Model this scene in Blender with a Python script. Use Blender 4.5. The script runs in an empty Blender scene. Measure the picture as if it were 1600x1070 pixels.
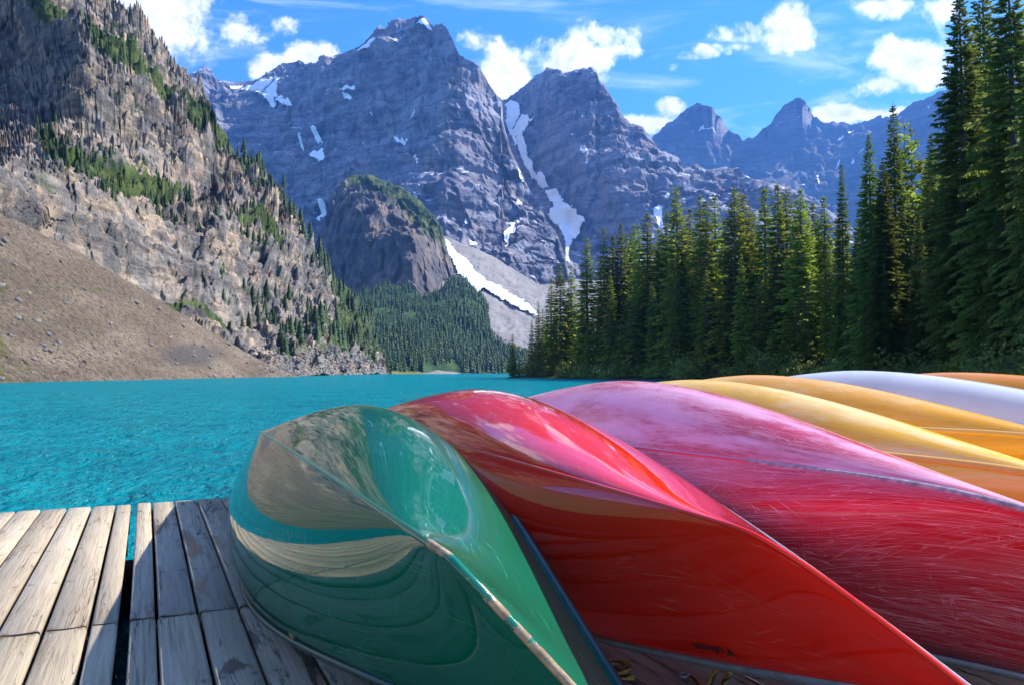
import bpy, math, random
import numpy as np
from mathutils import Vector, Matrix

random.seed(7)
rng = np.random.default_rng(11)
S = bpy.context.scene
COL = S.collection
R = math.radians

# ------------------------------------------------------------------ camera
CAM_H = 1.47            # eye above the water
DOCK_Z = 0.52           # top of the dock above the water
FPX, IW, IH, HORIZON = 1200.0, 1600.0, 1070.0, 581.0
PITCH = math.atan((HORIZON - IH / 2) / FPX)
cam = bpy.data.objects.new('camera', bpy.data.cameras.new('camera'))
COL.objects.link(cam)
cam.location = (0, 0, CAM_H)
cam.rotation_euler = (math.pi / 2 + PITCH, 0, 0)
cam.data.sensor_fit = 'HORIZONTAL'
cam.data.sensor_width = 36.0
cam.data.lens = FPX / IW * 36.0
cam.data.clip_start = 0.05
cam.data.clip_end = 40000
S.camera = cam

# ------------------------------------------------------------------ light
SUN_AZ, SUN_EL = R(71), R(43)        # azimuth clockwise from the viewing direction (+Y)
SKY_STRENGTH, SUN_STRENGTH, EXPOSURE = 0.132, 5.0, 1.2
sun = bpy.data.objects.new('sun', bpy.data.lights.new('sun', 'SUN'))
COL.objects.link(sun)
sun.data.energy = SUN_STRENGTH
sun.data.angle = R(0.5)
sun.data.color = (1.0, 0.93, 0.82)
sd = Vector((math.sin(SUN_AZ) * math.cos(SUN_EL), math.cos(SUN_AZ) * math.cos(SUN_EL), math.sin(SUN_EL)))
sun.rotation_euler = sd.to_track_quat('Z', 'Y').to_euler()
S.view_settings.view_transform = 'Standard'
S.view_settings.look = 'None'
S.view_settings.gamma = 1.0
S.view_settings.exposure = EXPOSURE
S.view_settings.use_curve_mapping = False
HAZE_DENSITY = 7.5e-5
S.cycles.max_bounces = 6
S.cycles.diffuse_bounces = 3
S.cycles.glossy_bounces = 4
S.cycles.transparent_max_bounces = 8
S.cycles.volume_bounces = 0
S.cycles.use_denoising = True
S.cycles.caustics_reflective = False
S.cycles.caustics_refractive = False


def ray(px, py):
    """World direction (y = 1) seen at a point of the photograph."""
    a = (np.asarray(px, float) - IW / 2) / FPX
    b = (IH / 2 - np.asarray(py, float)) / FPX
    c, s = math.cos(PITCH), math.sin(PITCH)
    y = c - b * s
    z = s + b * c
    return a / y, z / y


def at(px, py, Y):
    u, v = ray(px, py)
    return np.stack([u * Y, np.broadcast_to(np.asarray(Y, float), np.shape(u * Y)), CAM_H + v * Y], -1)


def on_plane(px, py, z):
    u, v = ray(px, py)
    Y = (z - CAM_H) / v
    return np.array([u * Y, Y])


# ------------------------------------------------------------------ node helper
class NT:
    def __init__(self, tree):
        self.t = tree
        self.n = tree.nodes
        self.l = tree.links

    def add(self, kind, **kw):
        n = self.n.new(kind)
        for k, v in kw.items():
            setattr(n, k, v)
        return n

    def put(self, sock, v):
        if isinstance(v, bpy.types.NodeSocket):
            self.l.new(v, sock)
        elif v is not None:
            if hasattr(sock, 'default_value'):
                if sock.type == 'RGBA' and len(v) == 3:
                    v = (*v, 1)
                sock.default_value = v

    def math(self, op, a, b=None, c=None, clamp=False):
        n = self.add('ShaderNodeMath', operation=op, use_clamp=clamp)
        self.put(n.inputs[0], a)
        if b is not None: self.put(n.inputs[1], b)
        if c is not None: self.put(n.inputs[2], c)
        return n.outputs[0]

    def vmath(self, op, a, b=None, out=0):
        n = self.add('ShaderNodeVectorMath', operation=op)
        self.put(n.inputs[0], a)
        if b is not None: self.put(n.inputs[1], b)
        return n.outputs[out]

    def mix(self, f, a, b, blend='MIX'):
        n = self.add('ShaderNodeMix', data_type='RGBA', blend_type=blend)
        self.put(n.inputs[0], f)
        self.put(n.inputs[6], a)
        self.put(n.inputs[7], b)
        return n.outputs[2]

    def noise(self, vec, scale, detail=4, rough=.55, dist=0.0, out=0, lac=2.0):
        n = self.add('ShaderNodeTexNoise')
        self.put(n.inputs['Vector'], vec)
        n.inputs['Scale'].default_value = scale
        n.inputs['Detail'].default_value = detail
        n.inputs['Roughness'].default_value = rough
        n.inputs['Distortion'].default_value = dist
        n.inputs['Lacunarity'].default_value = lac
        return n.outputs[out]

    def ramp(self, f, a, b, lo=0.0, hi=1.0, smooth=True):
        n = self.add('ShaderNodeMapRange', interpolation_type='SMOOTHSTEP' if smooth else 'LINEAR')
        self.put(n.inputs[0], f)
        for i, v in zip((1, 2, 3, 4), (a, b, lo, hi)):
            self.put(n.inputs[i], v)
        return n.outputs[0]

    def mapping(self, vec, scale=(1, 1, 1), rot=(0, 0, 0), loc=(0, 0, 0)):
        n = self.add('ShaderNodeMapping')
        self.put(n.inputs[0], vec)
        n.inputs[1].default_value = loc
        n.inputs[2].default_value = rot
        n.inputs[3].default_value = scale
        return n.outputs[0]

    def comb(self, x, y, z):
        n = self.add('ShaderNodeCombineXYZ')
        for i, v in enumerate((x, y, z)): self.put(n.inputs[i], v)
        return n.outputs[0]

    def sep(self, v):
        n = self.add('ShaderNodeSeparateXYZ')
        self.put(n.inputs[0], v)
        return n.outputs

    def bump(self, h, strength=.5, dist=.1, normal=None):
        n = self.add('ShaderNodeBump')
        n.inputs['Strength'].default_value = strength
        n.inputs['Distance'].default_value = dist
        self.put(n.inputs['Height'], h)
        if normal is not None: self.put(n.inputs['Normal'], normal)
        return n.outputs[0]

    def attr(self, name):
        return self.add('ShaderNodeAttribute', attribute_name=name)


def material(name):
    m = bpy.data.materials.new(name)
    m.use_nodes = True
    nt = NT(m.node_tree)
    p = nt.n['Principled BSDF']
    return m, nt, p


# ------------------------------------------------------------------ sky with its clouds
W = bpy.data.worlds.new('World')
S.world = W
W.use_nodes = True
w = NT(W.node_tree)
bg = w.n['Background']
sky = w.add('ShaderNodeTexSky', sky_type='NISHITA')
sky.sun_disc = False
sky.sun_elevation = SUN_EL
sky.sun_rotation = SUN_AZ
sky.altitude = 1900
sky.air_density = 1.0
sky.dust_density = 0.2
sky.ozone_density = 3.0
hs = w.add('ShaderNodeHueSaturation')
hs.inputs['Saturation'].default_value = 1.22
hs.inputs['Value'].default_value = 1.0
w.l.new(sky.outputs[0], hs.inputs['Color'])
skycol = w.mix(1.0, hs.outputs[0], (0.58, 0.90, 1.22), 'MULTIPLY')
gen = w.add('ShaderNodeTexCoord').outputs['Generated']
gx, gy, gz = w.sep(gen)
ysafe = w.math('MAXIMUM', gy, 0.02)
uu = w.math('DIVIDE', gx, ysafe)
vv = w.math('DIVIDE', gz, ysafe)
front = w.ramp(gy, 0.02, 0.2)
uv = w.comb(uu, vv, 0)
# the cumulus of the view: centre and half sizes, given where the photograph shows them
CLOUDS = [(262, 24, 98, 78, 1.25), (365, 42, 62, 40, .85), (445, 40, 34, 18, .62), (300, 98, 62, 22, .6), (482, 84, 42, 22, .95), (425, 106, 56, 22, .85),
          (738, 66, 36, 22, .72), (792, 112, 44, 46, 1.0), (868, 92, 62, 34, 1.0), (925, 84, 56, 42, 1.1), (990, 56, 58, 42, 1.15), (945, 122, 22, 22, .7),
          (1228, 38, 42, 44, .85), (1232, 70, 36, 13, .8), (1005, 192, 48, 16, 1.0), (1040, 172, 34, 20, .62),
          (1385, 8, 64, 22, .95), (1470, 18, 60, 34, .95), (1424, 96, 58, 40, 1.05), (1372, 136, 40, 20, .95),
          (1345, 180, 92, 15, 1.05), (1290, 176, 24, 18, .9), (1530, 70, 70, 70, .7), (835, 82, 52, 30, .95), (955, 66, 60, 42, 1.1), (1012, 42, 34, 26, .95), (775, 78, 30, 22, .7), (1000, 104, 64, 12, .42), (1080, 80, 74, 14, .45), (1165, 50, 74, 18, .48), (1255, 128, 26, 8, .4), (1155, 75, 20, 8, .4)]
acc = None
for px, py, rx, ry, st in CLOUDS:
    u0, v0 = ray(px, py)
    d = w.vmath('LENGTH', w.mapping(uv, (FPX / rx, FPX / ry, 1), (0, 0, 0), (-u0 * FPX / rx, -v0 * FPX / ry, 0)), out=1)
    g = w.ramp(d, 0.0, 1.75, st * .92, 0.0)
    acc = g if acc is None else w.math('MAXIMUM', acc, g)
warp = w.noise(gen, 9, 3, .5, 0, 1)
gw = w.vmath('ADD', gen, w.vmath('SCALE', w.vmath('SUBTRACT', warp, (.5, .5, .5)), None))
gw.node.inputs[1].links[0].from_node.inputs[3].default_value = 0.035
n1 = w.noise(gw, 11, 9, .62)
sunv = tuple(sd * 0.012)
n2 = w.noise(w.vmath('ADD', gw, sunv), 11, 6, .62)
inframe = w.math('MULTIPLY', front, w.ramp(w.vmath('LENGTH', w.mapping(uv, (1 / .85, 1 / .75, 1), (0, 0, 0), (0, -.2, 0)), out=1), .9, 1.3, 1, 0))
broad = w.ramp(w.noise(gen, 2.6, 4, .55), .47, .72, 0, 1.0)
cov = w.math('ADD', w.math('MULTIPLY', acc, inframe), w.math('MULTIPLY', broad, w.math('SUBTRACT', 1, inframe)))
dens = w.math('ADD', w.math('MULTIPLY', cov, 1.0), w.math('MULTIPLY', w.math('SUBTRACT', n1, .5), 3.8))
dens = w.math('MULTIPLY', dens, w.ramp(cov, .0, .22))
mask = w.ramp(dens, .26, .80)
# thin cirrus drawn out across the sky
cz = w.noise(w.mapping(gen, (1.6, 9, 14), (0, R(-24), 0)), 2.2, 6, .6, .6)
cirrus = w.math('MULTIPLY', w.ramp(cz, .46, .78, 0, .55), w.ramp(gz, .02, .3))
lit = w.ramp(w.math('SUBTRACT', n1, n2), -.10, .10, .72, 1.12)
core = w.ramp(dens, .5, 1.3, 1.0, .84)
cl = w.math('MULTIPLY', lit, core)
cloudcol = w.mix(1.0, (5.6, 5.75, 5.95), w.comb(cl, cl, cl), 'MULTIPLY')
c1 = w.mix(cirrus, skycol, (4.4, 5.0, 5.7))
c2 = w.mix(mask, c1, cloudcol)
w.l.new(c2, bg.inputs['Color'])
bg.inputs['Strength'].default_value = SKY_STRENGTH


# ------------------------------------------------------------------ object helpers
def new_mesh(name, V, F, mats=(), smooth=False, mi=None):
    """V (n,3), F list of index arrays or an (m,k) array."""
    me = bpy.data.meshes.new(name)
    V = np.asarray(V, np.float32)
    if isinstance(F, np.ndarray):
        k = F.shape[1]
        tot = np.full(len(F), k, np.int32)
        flat = F.astype(np.int32).ravel()
    else:
        tot = np.array([len(f) for f in F], np.int32)
        flat = np.concatenate([np.asarray(f, np.int32) for f in F]) if len(F) else np.zeros(0, np.int32)
    me.vertices.add(len(V))
    me.vertices.foreach_set('co', V.ravel())
    me.loops.add(len(flat))
    me.loops.foreach_set('vertex_index', flat)
    me.polygons.add(len(tot))
    st = np.concatenate([[0], np.cumsum(tot)[:-1]]).astype(np.int32)
    me.polygons.foreach_set('loop_start', st)
    if smooth:
        me.polygons.foreach_set('use_smooth', np.ones(len(tot), bool))
    for m in mats:
        me.materials.append(m)
    if mi is not None:
        me.polygons.foreach_set('material_index', np.asarray(mi, np.int32))
    me.update(calc_edges=True)
    me.validate()
    return me


def link(name, data, parent=None, loc=(0, 0, 0)):
    o = bpy.data.objects.new(name, data)
    COL.objects.link(o)
    o.location = loc
    if parent is not None:
        o.parent = parent
    return o


def tag(o, label=None, cat=None, group=None, kind=None):
    for k, v in (('label', label), ('category', cat), ('group', group), ('kind', kind)):
        if v: o[k] = v
    return o


def vattr(me, name, vals):
    a = me.attributes.new(name, 'FLOAT', 'POINT')
    a.data.foreach_set('value', np.asarray(vals, np.float32))


def gridfaces(nr, nc):
    i = np.arange(nr * nc).reshape(nr, nc)
    return np.stack([i[:-1, :-1], i[:-1, 1:], i[1:, 1:], i[1:, :-1]], -1).reshape(-1, 4)


def boxmb(x0, x1, y0, y1, z0, z1):
    V = np.array([[x, y, z] for z in (z0, z1) for y in (y0, y1) for x in (x0, x1)], float)
    F = np.array([[0, 2, 3, 1], [4, 5, 7, 6], [0, 1, 5, 4], [2, 6, 7, 3], [0, 4, 6, 2], [1, 3, 7, 5]])
    return V, F


# ------------------------------------------------------------------ numpy noise
def _h(ix, iy, iz, seed):
    h = (ix.astype(np.int64) * 374761393 + iy.astype(np.int64) * 668265263 + iz.astype(np.int64) * 2147483647 + seed * 974634777) & 0xffffffff
    h = ((h ^ (h >> 13)) * 1274126177) & 0xffffffff
    h = ((h ^ (h >> 16)) * 2246822519) & 0xffffffff
    return ((h ^ (h >> 15)) & 0xffffff) / float(0xffffff)


def vnoise(p, seed=0):
    f = np.floor(p)
    t = p - f
    t = t * t * t * (t * (t * 6 - 15) + 10)
    i = f.astype(np.int64)
    r = 0
    for a in (0, 1):
        wa = t[..., 0] if a else 1 - t[..., 0]
        for b in (0, 1):
            wb = t[..., 1] if b else 1 - t[..., 1]
            for c in (0, 1):
                wc = t[..., 2] if c else 1 - t[..., 2]
                r = r + wa * wb * wc * _h(i[..., 0] + a, i[..., 1] + b, i[..., 2] + c, seed)
    return r


def fbm(p, octv=5, seed=0, gain=.5, ridged=False):
    s = 0; a = 1.0; tot = 0
    for k in range(octv):
        n = vnoise(p * (2.03 ** k) + k * 17.3, seed + k)
        if ridged: n = 1 - np.abs(2 * n - 1)
        s = s + a * n; tot += a; a *= gain
    return s / tot


def cells(p, seed=0):
    """A random value per block of a jittered lattice: rock broken into facets with sharp edges."""
    f = np.floor(p).astype(np.int64)
    best = np.full(p.shape[:-1], 1e9); val = np.zeros(p.shape[:-1])
    for a in (-1, 0, 1):
        for b in (-1, 0, 1):
            for c in (-1, 0, 1):
                x, y, z = f[..., 0] + a, f[..., 1] + b, f[..., 2] + c
                d = (x + _h(x, y, z, seed) - p[..., 0]) ** 2 + (y + _h(x, y, z, seed + 1) - p[..., 1]) ** 2 + (z + _h(x, y, z, seed + 2) - p[..., 2]) ** 2
                m = d < best
                best = np.where(m, d, best)
                # each block leans its own way, so that its face catches the light differently
                v = _h(x, y, z, seed + 3) + (_h(x, y, z, seed + 4) - .5) * 1.1 * (p[..., 0] - x - .5) + (_h(x, y, z, seed + 5) - .5) * 1.1 * (p[..., 2] - z - .5)
                val = np.where(m, v, val)
    return val


def tps(ctrl):
    """Thin plate spline of log depth over picture coordinates: (px, py, Y) control points."""
    c = np.array(ctrl, float)
    X = c[:, :2] / 400.0
    v = np.log(c[:, 2])
    n = len(X)
    def U(d2): return np.where(d2 > 0, d2 * np.log(np.maximum(d2, 1e-12)), 0) * .5
    K = U(((X[:, None] - X[None]) ** 2).sum(-1)) + np.eye(n) * 2e-3
    P = np.c_[np.ones(n), X]
    A = np.zeros((n + 3, n + 3)); A[:n, :n] = K; A[:n, n:] = P; A[n:, :n] = P.T
    sol = np.linalg.solve(A, np.r_[v, np.zeros(3)])
    def f(px, py):
        px, py = np.broadcast_arrays(np.asarray(px, float), np.asarray(py, float))
        q = np.stack([px, py], -1) / 400.0
        sh = q.shape[:-1]; q = q.reshape(-1, 2)
        out = np.empty(len(q))
        for s in range(0, len(q), 60000):
            e = q[s:s + 60000]
            out[s:s + 60000] = U(((e[:, None] - X[None]) ** 2).sum(-1)) @ sol[:n] + sol[n] + e @ sol[n + 1:]
        return np.exp(out).reshape(sh)
    return f


class Slope:
    """A stretch of terrain: its skyline, its foot and its distance are given, its relief is fractal."""
    def __init__(self, sil, base, ctrl, relief, jag=(2.0, 9.0), seed=0, out=(-.15, -.80, .55)):
        self.sil = np.array(sil, float); self.base = np.array(base, float)
        self.out = np.array(out) / np.linalg.norm(out)
        self.f = tps(ctrl); self.relief = relief; self.jag = jag; self.seed = seed

    def top(self, px):
        y = np.interp(px, self.sil[:, 0], self.sil[:, 1])
        p = np.stack([px / self.jag[1], px * 0, px * 0], -1)
        return y + (fbm(p, 3, self.seed + 50) - .5) * 2 * self.jag[0]

    def surf(self, px, py, lift=0.0):
        Y = self.f(px, py)
        P = at(px, py, Y)
        d = lift - self.relief(P, px, py) * (.25 + .75 * np.clip((py - self.top(px)) / 16, 0, 1)) * (.2 + .8 * np.clip((np.interp(px, self.base[:, 0], self.base[:, 1]) - py) / 12, 0, 1))
        return P + d[..., None] * self.out

    def build(self, name, x0, x1, nx, ny, mat, back=(.05, .16, .4), vpow=1.0, parent=None, attrs=None):
        px = np.linspace(x0, x1, nx)
        top = self.top(px); bot = np.interp(px, self.base[:, 0], self.base[:, 1])
        t = np.linspace(0, 1, ny) ** vpow
        PX = np.repeat(px[None], ny, 0)
        PY = bot[None] + (top - bot)[None] * t[:, None]
        V = self.surf(PX, PY)
        rows = [V]
        ridge = V[-1]
        hgt = np.maximum(ridge[:, 2:3] + 5, 5)
        for k, b in enumerate(back):
            q = ridge.copy()
            q[:, 1:2] += b * hgt * 1.6
            q[:, 2:3] -= hgt * (.12, .45, 1.0)[k]
            q[:, 0] *= q[:, 1] / ridge[:, 1]
            rows.append(q[None])
        V = np.concatenate(rows, 0)
        me = new_mesh(name, V.reshape(-1, 3), gridfaces(V.shape[0], nx), [mat])
        if attrs:
            for an, fn in attrs.items():
                a = fn(PX, PY, rows[0])
                a = np.concatenate([a] + [a[-1:]] * len(back), 0)
                vattr(me, an, a.ravel())
        o = link(name, me, parent)
        tag(o, kind='structure')
        return o


def in_poly(px, py, poly):
    poly = np.asarray(poly, float)
    r = np.zeros(np.shape(px), bool)
    j = len(poly) - 1
    for i in range(len(poly)):
        xi, yi = poly[i]; xj, yj = poly[j]
        c = ((yi > py) != (yj > py)) & (px < (xj - xi) * (py - yi) / (yj - yi + 1e-9) + xi)
        r ^= c
        j = i
    return r


def patch(slope, poly, name, mat, parent, lift, step=.9, rough=2.2, seed=3, settle=6):
    """A snow field lying on a slope."""
    poly = np.asarray(poly, float)
    x0, y0 = poly.min(0) - 3; x1, y1 = poly.max(0) + 3
    xs = np.arange(x0, x1, step); ys = np.arange(y0, y1, step)
    PX, PY = np.meshgrid(xs, ys)
    p = np.stack([PX / 7, PY / 7, PX * 0], -1)
    dx = (fbm(p, 4, seed, .65) - .5) * 4 * rough; dy = (fbm(p + 31, 4, seed, .65) - .5) * 4 * rough
    m = in_poly(PX + dx, PY + dy, poly) & (PY > slope.top(PX) + 4)
    V = slope.surf(PX, PY)
    for _ in range(settle):           # the snow settles smoothly over the rock
        V[1:-1, 1:-1] = (V[1:-1, 1:-1] * 2 + V[:-2, 1:-1] + V[2:, 1:-1] + V[1:-1, :-2] + V[1:-1, 2:]) / 6
    eye = np.array([0, 0, CAM_H])
    V = V + (eye - V) * (lift / np.linalg.norm(V - eye, axis=-1, keepdims=True))
    cell = m[:-1, :-1] & m[1:, :-1] & m[:-1, 1:] & m[1:, 1:]
    F = gridfaces(*m.shape)[cell.ravel()]
    if len(F) == 0: return None
    used, inv = np.unique(F, return_inverse=True)
    me = new_mesh(name, V.reshape(-1, 3)[used], inv.reshape(-1, 4), [mat], True)
    o = link(name, me, parent)
    tag(o, kind='structure')
    return o


# ------------------------------------------------------------------ terrain materials
def rock_material(name, dark, mid, warm, scale, strata=0.0, strata_tilt=0.0, veg=False, rough_bump=1.0, streak=0.0, snow=False):
    m, nt, p = material(name)
    pos = nt.add('ShaderNodeNewGeometry').outputs['Position']
    a = nt.noise(pos, 1 / scale, 8, .62)
    b = nt.noise(pos, 1 / (scale * .16), 6, .65)
    c = nt.mix(nt.ramp(a, .3, .7), dark, mid)
    wsel = nt.ramp(nt.noise(nt.mapping(pos, loc=(300, 70, 20)), 1 / (scale * .7), 5, .6), .46, .62)
    c = nt.mix(nt.math('MULTIPLY', wsel, .75), c, warm)
    c = nt.mix(nt.ramp(b, .35, .7, .25, 0), c, tuple(x * .45 for x in dark))
    if strata:
        sv = nt.mapping(pos, (.08, .08, 1), (0, R(strata_tilt), 0))
        s = nt.noise(sv, 1 / strata, 5, .7)
        c = nt.mix(nt.ramp(s, .44, .58, .0, .55), c, tuple(x * .6 for x in dark))
        s2 = nt.noise(nt.mapping(sv, loc=(9, 5, 77)), .45 / strata, 3, .6)
        c = nt.mix(nt.ramp(s2, .52, .62, 0, .35), c, tuple(min(1, x * 1.35) for x in mid))
    if streak:
        k = nt.noise(nt.mapping(pos, (1, 1, .09)), 1 / streak, 5, .7)
        c = nt.mix(nt.ramp(k, .52, .66, 0, .6), c, tuple(x * .35 for x in dark))
    if veg:
        v = nt.attr('veg').outputs['Fac']
        vm = nt.ramp(nt.math('ADD', v, nt.math('MULTIPLY', nt.math('SUBTRACT', b, .5), 1.0)), .4, .6)
        gcol = nt.mix(nt.ramp(nt.noise(pos, 1 / (scale * .3), 4), .35, .65), (.030, .055, .014), (.085, .115, .03))
        c = nt.mix(vm, c, gcol)
    if snow:      # old snow caught on the flat ledges
        nz = nt.sep(nt.add('ShaderNodeNewGeometry').outputs['True Normal'])[2]
        sm = nt.math('MULTIPLY', nt.ramp(nz, .66, .80), nt.ramp(nt.noise(nt.mapping(pos, (1, 1, 2.2)), 1 / (scale * 1.1), 5, .65), .575, .61))
        c = nt.mix(sm, c, (.72, .75, .80))
    nt.put(p.inputs['Base Color'], c)
    p.inputs['Roughness'].default_value = .92
    p.inputs['Specular IOR Level'].default_value = .15
    h = nt.math('ADD', nt.math('MULTIPLY', b, .6), nt.math('MULTIPLY', nt.noise(pos, 1 / (scale * .05), 5, .7), .4))
    nt.put(p.inputs['Normal'], nt.bump(h, .9 * rough_bump, scale * .09))
    return m


M_MASSIF = rock_material('massif_limestone', (.12, .122, .165), (.32, .325, .385), (.38, .325, .315), 120, strata=15, strata_tilt=3, streak=26, snow=True)
M_FAR = rock_material('distant_limestone', (.11, .11, .125), (.19, .19, .205), (.21, .19, .18), 240, strata=26, strata_tilt=-3, snow=True)
M_BUTTRESS = rock_material('dark_buttress', (.085, .08, .085), (.17, .155, .15), (.27, .20, .15), 70, veg=True, streak=18)
M_CLIFF = rock_material('quartzite_cliff', (.10, .094, .092), (.265, .24, .212), (.54, .40, .27), 20, strata=3.2, strata_tilt=-18, veg=True, streak=7)
M_SCREE = rock_material('pale_scree', (.21, .20, .195), (.31, .295, .285), (.30, .27, .24), 40, veg=True)


def snow_material():
    m, nt, p = material('old_snow')
    pos = nt.add('ShaderNodeNewGeometry').outputs['Position']
    n = nt.noise(pos, .02, 6, .6)
    nt.put(p.inputs['Base Color'], nt.mix(nt.ramp(n, .35, .75), (.90, .92, .94), (.74, .76, .78)))
    p.inputs['Roughness'].default_value = .7
    nt.put(p.inputs['Normal'], nt.bump(nt.noise(pos, .06, 5, .6), .4, 6))
    return m


M_SNOW = snow_material()


def talus_material():
    m, nt, p = material('talus_gravel')
    pos = nt.add('ShaderNodeNewGeometry').outputs['Position']
    fine = nt.noise(pos, 1.1, 8, .72)
    run = nt.noise(nt.mapping(pos, (.14, .04, .04), (0, R(-18), R(-20))), 1.0, 5, .6)
    c = nt.mix(nt.ramp(run, .35, .66), (.20, .155, .108), (.335, .268, .192))
    c = nt.mix(nt.ramp(fine, .38, .58, .75, 0), c, (.085, .07, .054))
    c = nt.mix(nt.ramp(fine, .60, .72, 0, .55), c, (.46, .41, .34))
    v = nt.attr('veg').outputs['Fac']
    g = nt.ramp(nt.math('ADD', v, nt.math('MULTIPLY', nt.math('SUBTRACT', nt.noise(pos, .35, 6, .65), .5), 1.4)), .45, .62, 0, .8)
    c = nt.mix(g, c, (.115, .12, .035))
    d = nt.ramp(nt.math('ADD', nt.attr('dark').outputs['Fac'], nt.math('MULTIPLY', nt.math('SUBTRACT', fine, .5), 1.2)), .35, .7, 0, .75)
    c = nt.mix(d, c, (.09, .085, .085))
    nt.put(p.inputs['Base Color'], c)
    p.inputs['Roughness'].default_value = .95
    p.inputs['Specular IOR Level'].default_value = .1
    nt.put(p.inputs['Normal'], nt.bump(fine, 1.0, 1.5))
    return m


M_TALUS = talus_material()


def plain_ground(name, a, b, scale):
    m, nt, p = material(name)
    pos = nt.add('ShaderNodeNewGeometry').outputs['Position']
    n = nt.noise(pos, 1 / scale, 7, .65)
    nt.put(p.inputs['Base Color'], nt.mix(nt.ramp(n, .35, .65), a, b))
    p.inputs['Roughness'].default_value = .95
    p.inputs['Specular IOR Level'].default_value = .1
    nt.put(p.inputs['Normal'], nt.bump(nt.noise(pos, 6 / scale, 5, .7), .8, scale * .1))
    return m


M_FOREST_FLOOR = plain_ground('forest_floor', (.035, .045, .018), (.085, .085, .04), 5)
M_SLOPE_GREEN = plain_ground('forest_slope', (.022, .05, .02), (.05, .095, .032), 40)

# ------------------------------------------------------------------ ground sheet and lake
SHORE = np.array([(9.5, -3000), (9.5, -20), (9.0, 6), (11, 16), (20, 38), (29, 68), (33, 98), (32, 128), (26, 152), (15, 176), (6, 190), (-1.5, 192.5), (-2, 196), (9, 205),
                  (40, 260), (90, 420), (60, 900), (-40, 1100), (9000, 1100), (9000, -3000)], float)


def shore_dist(x, y):
    """Signed distance to the wooded shore on the near side of the lake, positive on land."""
    q = np.stack([x, y], -1)
    d = np.full(x.shape, 1e9)
    for a, b in zip(SHORE[:-1], SHORE[1:]):
        ab = b - a
        t = np.clip(((q - a) @ ab) / (ab @ ab), 0, 1)
        d = np.minimum(d, np.linalg.norm(q - (a + t[..., None] * ab), axis=-1))
    return np.where(in_poly(x, y, SHORE), d, -d)


def ground_z(x, y):
    d = shore_dist(x, y)
    n = fbm(np.stack([x / 9, y / 9, x * 0], -1), 4, 5) - .5
    z = np.where(d > 0, 1.15 * (1 - np.exp(-np.maximum(d, 0) / 3.0)) + np.minimum(np.maximum(d, 0), 400) * .012, np.maximum(d * .35, -2.4))
    return z + np.where(d > 0, n * np.minimum(d * .2, .7), 0)


gxs = np.unique(np.concatenate([np.linspace(-9000, -60, 24), np.linspace(-60, 120, 121), np.linspace(120, 9000, 30)]))
gys = np.unique(np.concatenate([np.linspace(-3000, -40, 14), np.linspace(-40, 320, 181), np.linspace(320, 12000, 40)]))
GX, GY = np.meshgrid(gxs, gys)
GZ = ground_z(GX, GY)
o = link('ground', new_mesh('ground', np.stack([GX, GY, GZ], -1).reshape(-1, 3), gridfaces(*GX.shape), [M_FOREST_FLOOR], True))
tag(o, kind='structure')


def water_material():
    m, nt, p = material('glacial_lake')
    pos = nt.add('ShaderNodeNewGeometry').outputs['Position']
    big = nt.noise(nt.mapping(pos, (.8, 1.1, 1)), .35, 7, .7)
    c = nt.mix(nt.ramp(big, .35, .65), (.0003, .150, .184), (.0005, .200, .236))
    wv = nt.mapping(pos, (1.0, .62, 1), (0, 0, R(18)))
    h = nt.math('ADD', nt.math('MULTIPLY', nt.noise(wv, 1.7, 6, .62, .5), .55), nt.math('MULTIPLY', nt.noise(wv, 7.5, 4, .6, .4), .24))
    nrm = nt.bump(h, 1.0, .75)
    nt.n.remove(p)
    # opaque glacial flour below, a broken reflection above
    dif = nt.add('ShaderNodeBsdfDiffuse'); nt.put(dif.inputs['Color'], c); nt.put(dif.inputs['Normal'], nrm)
    glo = nt.add('ShaderNodeBsdfGlossy'); glo.inputs['Roughness'].default_value = .07
    glo.inputs['Color'].default_value = (.80, .95, 1, 1); nt.put(glo.inputs['Normal'], nrm)
    fr = nt.add('ShaderNodeFresnel'); fr.inputs['IOR'].default_value = 1.33; nt.put(fr.inputs['Normal'], nrm)
    mx = nt.add('ShaderNodeMixShader')
    nt.put(mx.inputs[0], nt.math('MINIMUM', nt.math('MULTIPLY', fr.outputs[0], .65), .34))
    nt.l.new(dif.outputs[0], mx.inputs[1]); nt.l.new(glo.outputs[0], mx.inputs[2])
    nt.l.new(mx.outputs[0], nt.n['Material Output'].inputs['Surface'])
    return m


M_WATER = water_material()
# waves are modelled where the lake is close, the sheet runs on flat beyond
us = np.linspace(-1.15, 1.0, 520)
Ys = np.concatenate([1.2 * 1.0085 ** np.arange(0, 560)])
UU, YY = np.meshgrid(us, Ys)
XX = UU * (YY + 4)
amp = np.clip(1.3 - YY / 90.0, 0, 1)
ww = np.stack([XX * .95 + .3 * YY, YY * .62 - .2 * XX, XX * 0], -1)
hz = (fbm(ww * 1.15, 3, 21, .55, True) - .5) * .15 + (fbm(ww * .33, 2, 31) - .5) * .10 + (fbm(ww * 3.3, 2, 41, .5, True) - .5) * .035 * np.clip(1.4 - YY / 30, 0, 1)
edge = np.minimum(1, np.minimum((1 - np.abs((us - us.mean()) / (us.max() - us.min()) * 2)) * 20, 1)[None] * np.minimum((len(Ys) - 1 - np.arange(len(Ys))) / 20, 1)[:, None])
ZZ = hz * amp * edge
near = new_mesh('lake', np.stack([XX, YY, ZZ], -1).reshape(-1, 3), gridfaces(*XX.shape), [M_WATER], True)
lake = link('lake', near)
tag(lake, kind='structure')
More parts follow.
